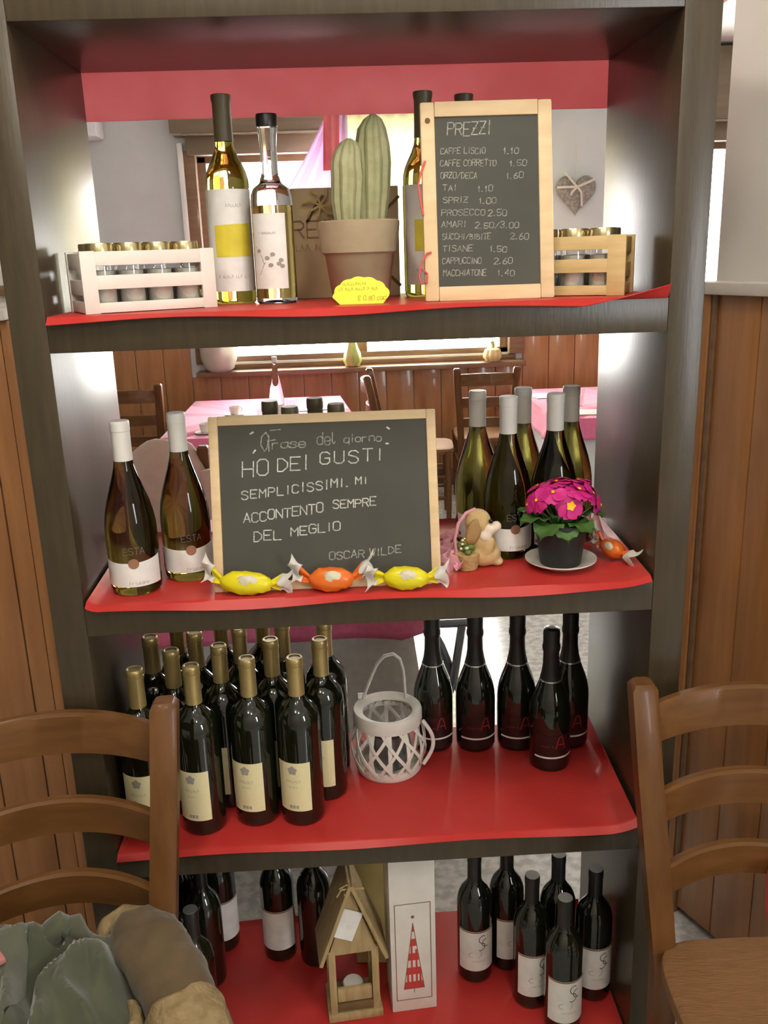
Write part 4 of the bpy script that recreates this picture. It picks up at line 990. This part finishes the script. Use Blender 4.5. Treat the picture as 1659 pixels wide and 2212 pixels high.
MB().ell((0, 0, .066), (.054, .032, .068), 36, 24, rot=Matrix.Rotation(math.radians(-8), 3, 'X'), fn=lambda d: 1 / max((abs(d.x) ** 4 + abs(d.z) ** 4 + abs(d.y) ** 4), 1e-6) ** .25 * (1 - .12 * (1 - abs(d.y)) * (1 - min(1, 1.6 * abs(d.x * d.z))) * .5)).build('cushion_body', M_REDCL, cu)

# ------------------------------------------------------------------ far dining room
def cloth(name, cx, cy, w, d, ztop, drop, m, amp, flare, label, group, seed=0):
    n = 120; rings = []
    def per(i, kx):
        t_ = i / n * 4; s = int(t_) % 4; q = t_ - int(t_); hw, hd = w / 2 * kx, d / 2 * kx
        return [(-hw + 2 * hw * q, -hd), (hw, -hd + 2 * hd * q), (hw - 2 * hw * q, hd), (-hw, hd - 2 * hd * q)][s]
    vs_ = []; fs_ = []
    vs_.append((0, 0, ztop))
    for i in range(n): x, y = per(i, 1); vs_.append((x, y, ztop))
    NR = 6
    for j in range(1, NR + 1):
        v = j / NR
        for i in range(n):
            x, y = per(i, 1); l = max(abs(x) / (w / 2), abs(y) / (d / 2)); t_ = i / n * 4; q = t_ - int(t_); crn = abs(q - .5) * 2
            wob = amp * v * math.sin(i * .55 + seed) * (1 - .3 * crn); fl = flare * v * (1 + .8 * crn ** 6)
            nx, ny = ((0, -1), (1, 0), (0, 1), (-1, 0))[int(t_) % 4]
            vs_.append((x + nx * (wob + fl + .004), y + ny * (wob + fl + .004), ztop - .003 - drop * v))
    for i in range(n): k = (i + 1) % n; fs_.append((0, 1 + i, 1 + k))
    for j in range(NR):
        for i in range(n):
            k = (i + 1) % n; a_ = 1 + j * n; fs_.append((a_ + i, a_ + n + i, a_ + n + k, a_ + k))
    o = MB().add(vs_, fs_).build(name, m, ang=60); o.location = (cx, cy, 0)
    md = o.modifiers.new('thick', 'SOLIDIFY'); md.thickness = .002; md.offset = 1
    return tag(o, label, 'tablecloth', group)
def table(cx, cy, w, d, label, legm=None):
    t_ = thing('dining_table', (cx, cy, 0), 0, label, 'table', 'dining tables in the far room')
    MB().box((0, 0, .728), (w - .01, d - .01, .03), .004).build('tabletop', M_WOODD, t_)
    for sx in (-1, 1):
        for sy in (-1, 1): MB().box((sx * (w / 2 - .05), sy * (d / 2 - .05), .357), (.05, .05, .713), .004).build('leg', M_WOODD, t_)
    return t_
tabs = [(-.545, 3.95, .95, 1.28, 'long dining table by the far window, under a magenta overcloth'), (1.72, 4.0, 1.15, 1.1, 'dining table in the far right corner, under a magenta overcloth'), (-.285, 1.33, .80, .80, 'dining table just behind the shelf unit, under a magenta overcloth')]
nm = ['far window table', 'far right corner table', 'table just behind the shelf unit']
for i, (cx, cy, w, d, l) in enumerate(tabs):
    table(cx, cy, w, d, l)
    cloth('tablecloth', cx, cy, w, d, .7455, .50, M_LINEN, .010, .035, 'white linen undercloth falling low on the ' + nm[i], 'white undercloths', i)
    cloth('tablecloth', cx, cy, w + .02, d + .02, .7495, .11, M_MAG, .006, .045, 'short magenta overcloth on the ' + nm[i], 'magenta overcloths', i + 2)
TZ = .7515
# far window table setting
wbt = start('water_carafe')
MB().lathe([(.02, .004), (.04, 0), (.044, .004), (.044, .13), (.036, .19), (.022, .26), (.013, .33), (.013, .36)], 28).build('glass', M_CLEAR, wbt)
MB().lathe([(.0135, .345), (.0155, .346), (.0155, .375), (.004, .377)], 20).build('cap', M_CAPW, wbt)
cyl_patch(MB(), .044, 0, -.06, .06, .03, .11, n=14).build('label', M_LABEL, wbt)
place(wbt, -.42, 3.68, TZ, 0, 'clear water bottle with pale label on the far window table', 'bottle')
def tumbler():
    b = start('drinking_glass'); MB().lathe([(.01, .006), (.027, 0), (.03, .003), (.037, .10), (.0355, .10), (.028, .008), (.01, .007)], 24).build('glass', M_THIN, b); return b
TB = tumbler()
for x, y, l in ((-.50, 3.62, 'drinking glass close to the clear water bottle, window side of the cup'), (-.35, 3.9, 'drinking glass behind the clear water bottle'), (1.37, 3.86, 'drinking glass beside the yellow flowerpot on the corner table')): place(TB, x, y, TZ, 0, l, 'glass', 'tumblers on the far tables')
def cup():
    b = start('coffee_cup'); MB().lathe([(.008, .008), (.022, .006), (.026, .01), (.034, .055), (.0325, .055), (.024, .012), (.008, .011)], 24).build('cup_bowl', M_CERAM, b)
    MB().lathe([(.02, 0), (.035, 0), (.06, .008), (.059, .010), (.03, .005), (.008, .006)], 28).build('cup_saucer', M_CERAM, b)
    MB().tube([(.032, 0, .045), (.046, 0, .045), (.05, 0, .03), (.04, 0, .018), (.028, 0, .02)], .004, 6).build('cup_handle', M_CERAM, b); return b
CU = cup()
for x, y, l in ((-.80, 3.44, 'white cup and saucer near the front corner of the far window table'), (-.70, 3.98, 'white cup and saucer farther back on the far window table')): place(CU, x, y, TZ, .6, l, 'cup', 'cups on the far window table')
def napk(x, y, rz, w, d, label, m=M_MENU, name='napkin', cat='napkin'):
    def fn(u, v): return ((u - .5) * w, (v - .5) * d, .004 + .03 * math.exp(-((u - .5) ** 2) * 18) * (name == 'napkin') + .002 * math.sin(v * 9))
    o = MB().sheet(fn, 10, 8, .002).build(name, m); o.location = (x, y, TZ); o.rotation_euler = (0, 0, rz); return tag(o, label, cat)
napk(-.78, 3.72, .5, .16, .10, 'crumpled white napkin between the two coffee cups')
napk(-.18, 4.15, .15, .30, .22, 'white paper sheet on the far window table beyond the water bottle', name='paper_sheet', cat='paper')
napk(1.30, 4.25, .1, .26, .18, 'white menu sheet at the back of the far corner table', name='paper_sheet', cat='paper')
napk(1.42, 3.60, -.1, .30, .16, 'white menu sheet at the front of the far corner table', name='paper_sheet', cat='paper')
fp = thing('flower_pot', (1.585, 3.84, TZ), 0, 'pot of yellow flowers wrapped in yellow paper on the corner table', 'plant')
MB().lathe([(.03, 0), (.05, 0), (.075, .12), (.07, .125), (.01, .11)], 24, ribs=12, amp=.08).build('wrapped_pot', mat('yellow_wrap', (.8, .55, .02), .5), fp)
for k in range(9):
    a_ = k * 2.4; q = .03 + .05 * (k / 9); lump('bloom', (q * math.cos(a_), q * math.sin(a_), .15 + .05 * ((k * 37) % 10) / 10), (.045, .045, .032), M_YELC if k % 4 else M_CERAM, k, .3, 3, nu=14, nv=10, parent=fp)
# sill decorations
gd = start('gourd'); MB().lathe([(.01, 0), (.05, .005), (.066, .04), (.06, .085), (.042, .13), (.027, .18), (.02, .23), (.016, .25), (.004, .252)], 32, ribs=8, amp=.1).build('gourd_body', M_GOURD, gd)
MB().tube([(0, 0, .245), (.006, 0, .275), (.02, 0, .295)], .008, 8).build('stem', M_RUSTICD, gd)
place(gd, .035, 4.90, .9085, 0, 'green and yellow pear-shaped gourd on the window sill', 'gourd')
pk = start('pumpkin'); MB().lathe([(.012, .008), (.045, .0), (.066, .025), (.068, .05), (.055, .082), (.03, .094), (.012, .088)], 40, ribs=10, amp=.14).build('pumpkin_body', M_PUMP, pk)
MB().tube([(0, 0, .085), (.004, 0, .115), (-.006, 0, .14)], .013, 8).build('stem', M_GOURD, pk)
place(pk, 1.02, 4.90, .9085, 0, 'small pale orange pumpkin on the window sill', 'pumpkin')
vz = start('glass_vase'); MB().lathe([(.03, .006), (.07, 0), (.10, .02), (.125, .09), (.13, .17), (.135, .22), (.128, .22), (.12, .12), (.09, .03), (.03, .02)], 32).build('glass', mat('frosted_vase', (.72, .72, .6), .3, None, 8, trans=.5), vz)
place(vz, -.89, 4.90, .9085, 0, 'wide frosted glass vase on the window sill', 'vase')
# blind, lilac drape and red ribbon at the window
def blind(u, v): return (.02 + .88 * u, 4.74 + .006 * math.sin(u * 60), 2.86 - 1.62 * v)
tag(MB().sheet(blind, 60, 8, .002).build('window_blind', M_BLIND), 'cream fabric blind covering the right half of the far window', 'blind')
def drape(u, v):
    e = min(1, v * 1.6); xl = -.02 - .44 * e ** 1.25; x = xl + (.06 - xl) * u
    return (x, 4.70 + .03 * math.sin(u * 26) * (.3 + v), 2.66 - 1.2 * v)
tag(MB().sheet(drape, 50, 20, .002).build('window_drape', M_LILAC), 'sheer lilac drape spreading from a gather at the middle of the window', 'curtain')
def rr(u, v): return (-.075 + .10 * u - .03 * v, 4.64 + .02 * math.sin(u * 9), 2.80 - .62 * v)
tag(MB().sheet(rr, 14, 14, .002).build('red_curtain', M_REDV), 'red sash hanging over the lilac drape at the window', 'curtain')
# wicker heart on the far wall
ht = thing('wicker_heart', (1.60, YB - .03, 2.02), 0, 'grey wicker heart tied with ivory ribbon hanging on the far wall', 'decoration')
N = 48; vs_ = []; fs_ = []
def hp(t_): return (16 * math.sin(t_) ** 3 / 16 * .138, (13 * math.cos(t_) - 5 * math.cos(2 * t_) - 2 * math.cos(3 * t_) - math.cos(4 * t_)) / 16 * .145)
for sgn in (-1, 1):
    for j, k in enumerate((1, .9, .7, .4, .08)):
        for i in range(N):
            x, z = hp(2 * PI * i / N); vs_.append((x * k, sgn * .028 * math.sqrt(max(0, 1 - k * k)), z * k))
for b_ in (0, 5 * N):
    for j in range(4):
        for i in range(N): l = (i + 1) % N; fs_.append((b_ + j * N + i, b_ + j * N + l, b_ + (j + 1) * N + l, b_ + (j + 1) * N + i))
    fs_.append(tuple(b_ + 4 * N + i for i in range(N)))
hb = MB().add(vs_, fs_).build('heart_body', M_WICK, ht)
e = MB()
for pts in ([(-.135, -.02, .035), (-.06, -.033, .035), (.005, -.035, .035), (.07, -.033, .06), (.132, -.02, .085)], [(0, -.035, .035), (-.05, -.033, .09), (-.085, -.02, .135)], [(0, -.035, .035), (.03, -.034, -.0), (.035, -.033, -.09)], [(0, -.035, .035), (-.035, -.034, .0), (-.04, -.034, -.02)]):
    e.tube(pts, .008, 6, .3)
e.build('ribbon', M_RIB, ht)
MB().tube([(0, 0, .07), (-.005, 0, .2), (0, .012, .3)], .003, 6).build('hanging_cord', M_RIB, ht)
# wall unit (air conditioner) at the far left
ac = thing('air_conditioner', (-1.95, YB - .11, 2.42), 0, 'white wall-mounted air conditioner at the far left', 'air conditioner')
MB().box((0, 0, .16), (.84, .21, .30), .03).build('casing', M_AC, ac); MB().box((0, -.102, .05), (.74, .012, .05), .004).build('louvre', M_CEIL, ac)
# chairs of the far room
def far_chair(x, y, a, l): place(TC, x, y, 0, math.radians(a), l, 'chair', 'brown ladder-back dining chairs')
far_chair(.12, 4.2, 86, 'brown ladder-back chair drawn up beside the far window table')
far_chair(.87, 4.2, 178, 'brown ladder-back chair drawn up beside the far corner table')
far_chair(-1.34, 4.02, 178, 'brown ladder-back chair at the wall side of the far window table')
far_chair(-.80, 2.12, 178, 'brown ladder-back chair with a beige coat hung over its back')
co = thing('draped_coat', (-.80, 2.10, 0), 0, 'pale beige-pink coat hung over a chair back behind the white wines', 'coat')
def cf(d): return 1 + .05 * noise.noise(Vector((d.x * 2, d.y * 2, d.z * 2))) 
m = MB(); m.ell((.03, .02, .70), (.185, .075, .285), 32, 20, fn=lambda d: (1 / max(abs(d.x) ** 2.6 + abs(d.y) ** 2.6 + abs(d.z) ** 2.6, 1e-6) ** (1 / 2.6)) * cf(d)); m.build('coat_body', M_COATB, co)
MB().tube([(.20, .0, .86), (.225, -.01, .68), (.215, -.02, .45)], [.035, .045, .04], 12).build('sleeve', M_COATB, co)
# folded metal stand under the near far-room table edge
st = thing('folding_stand', (.27, 1.25, 0), 0, 'dark metal folding stand beside the table behind the shelf unit', 'stand')
MB().tube([(-.10, 0, .0), (-.04, 0, .12), (.02, 0, .30), (.05, 0, .50)], .014, 8).build('leg', M_CHROME, st)
MB().tube([(.10, 0, .0), (.06, .02, .2), (-.02, .02, .42), (-.06, .02, .5)], .014, 8).build('leg', M_CHROME, st)
MB().tube([(-.08, .01, .50), (.07, .01, .50)], .014, 8).build('cross_bar', M_CHROME, st)
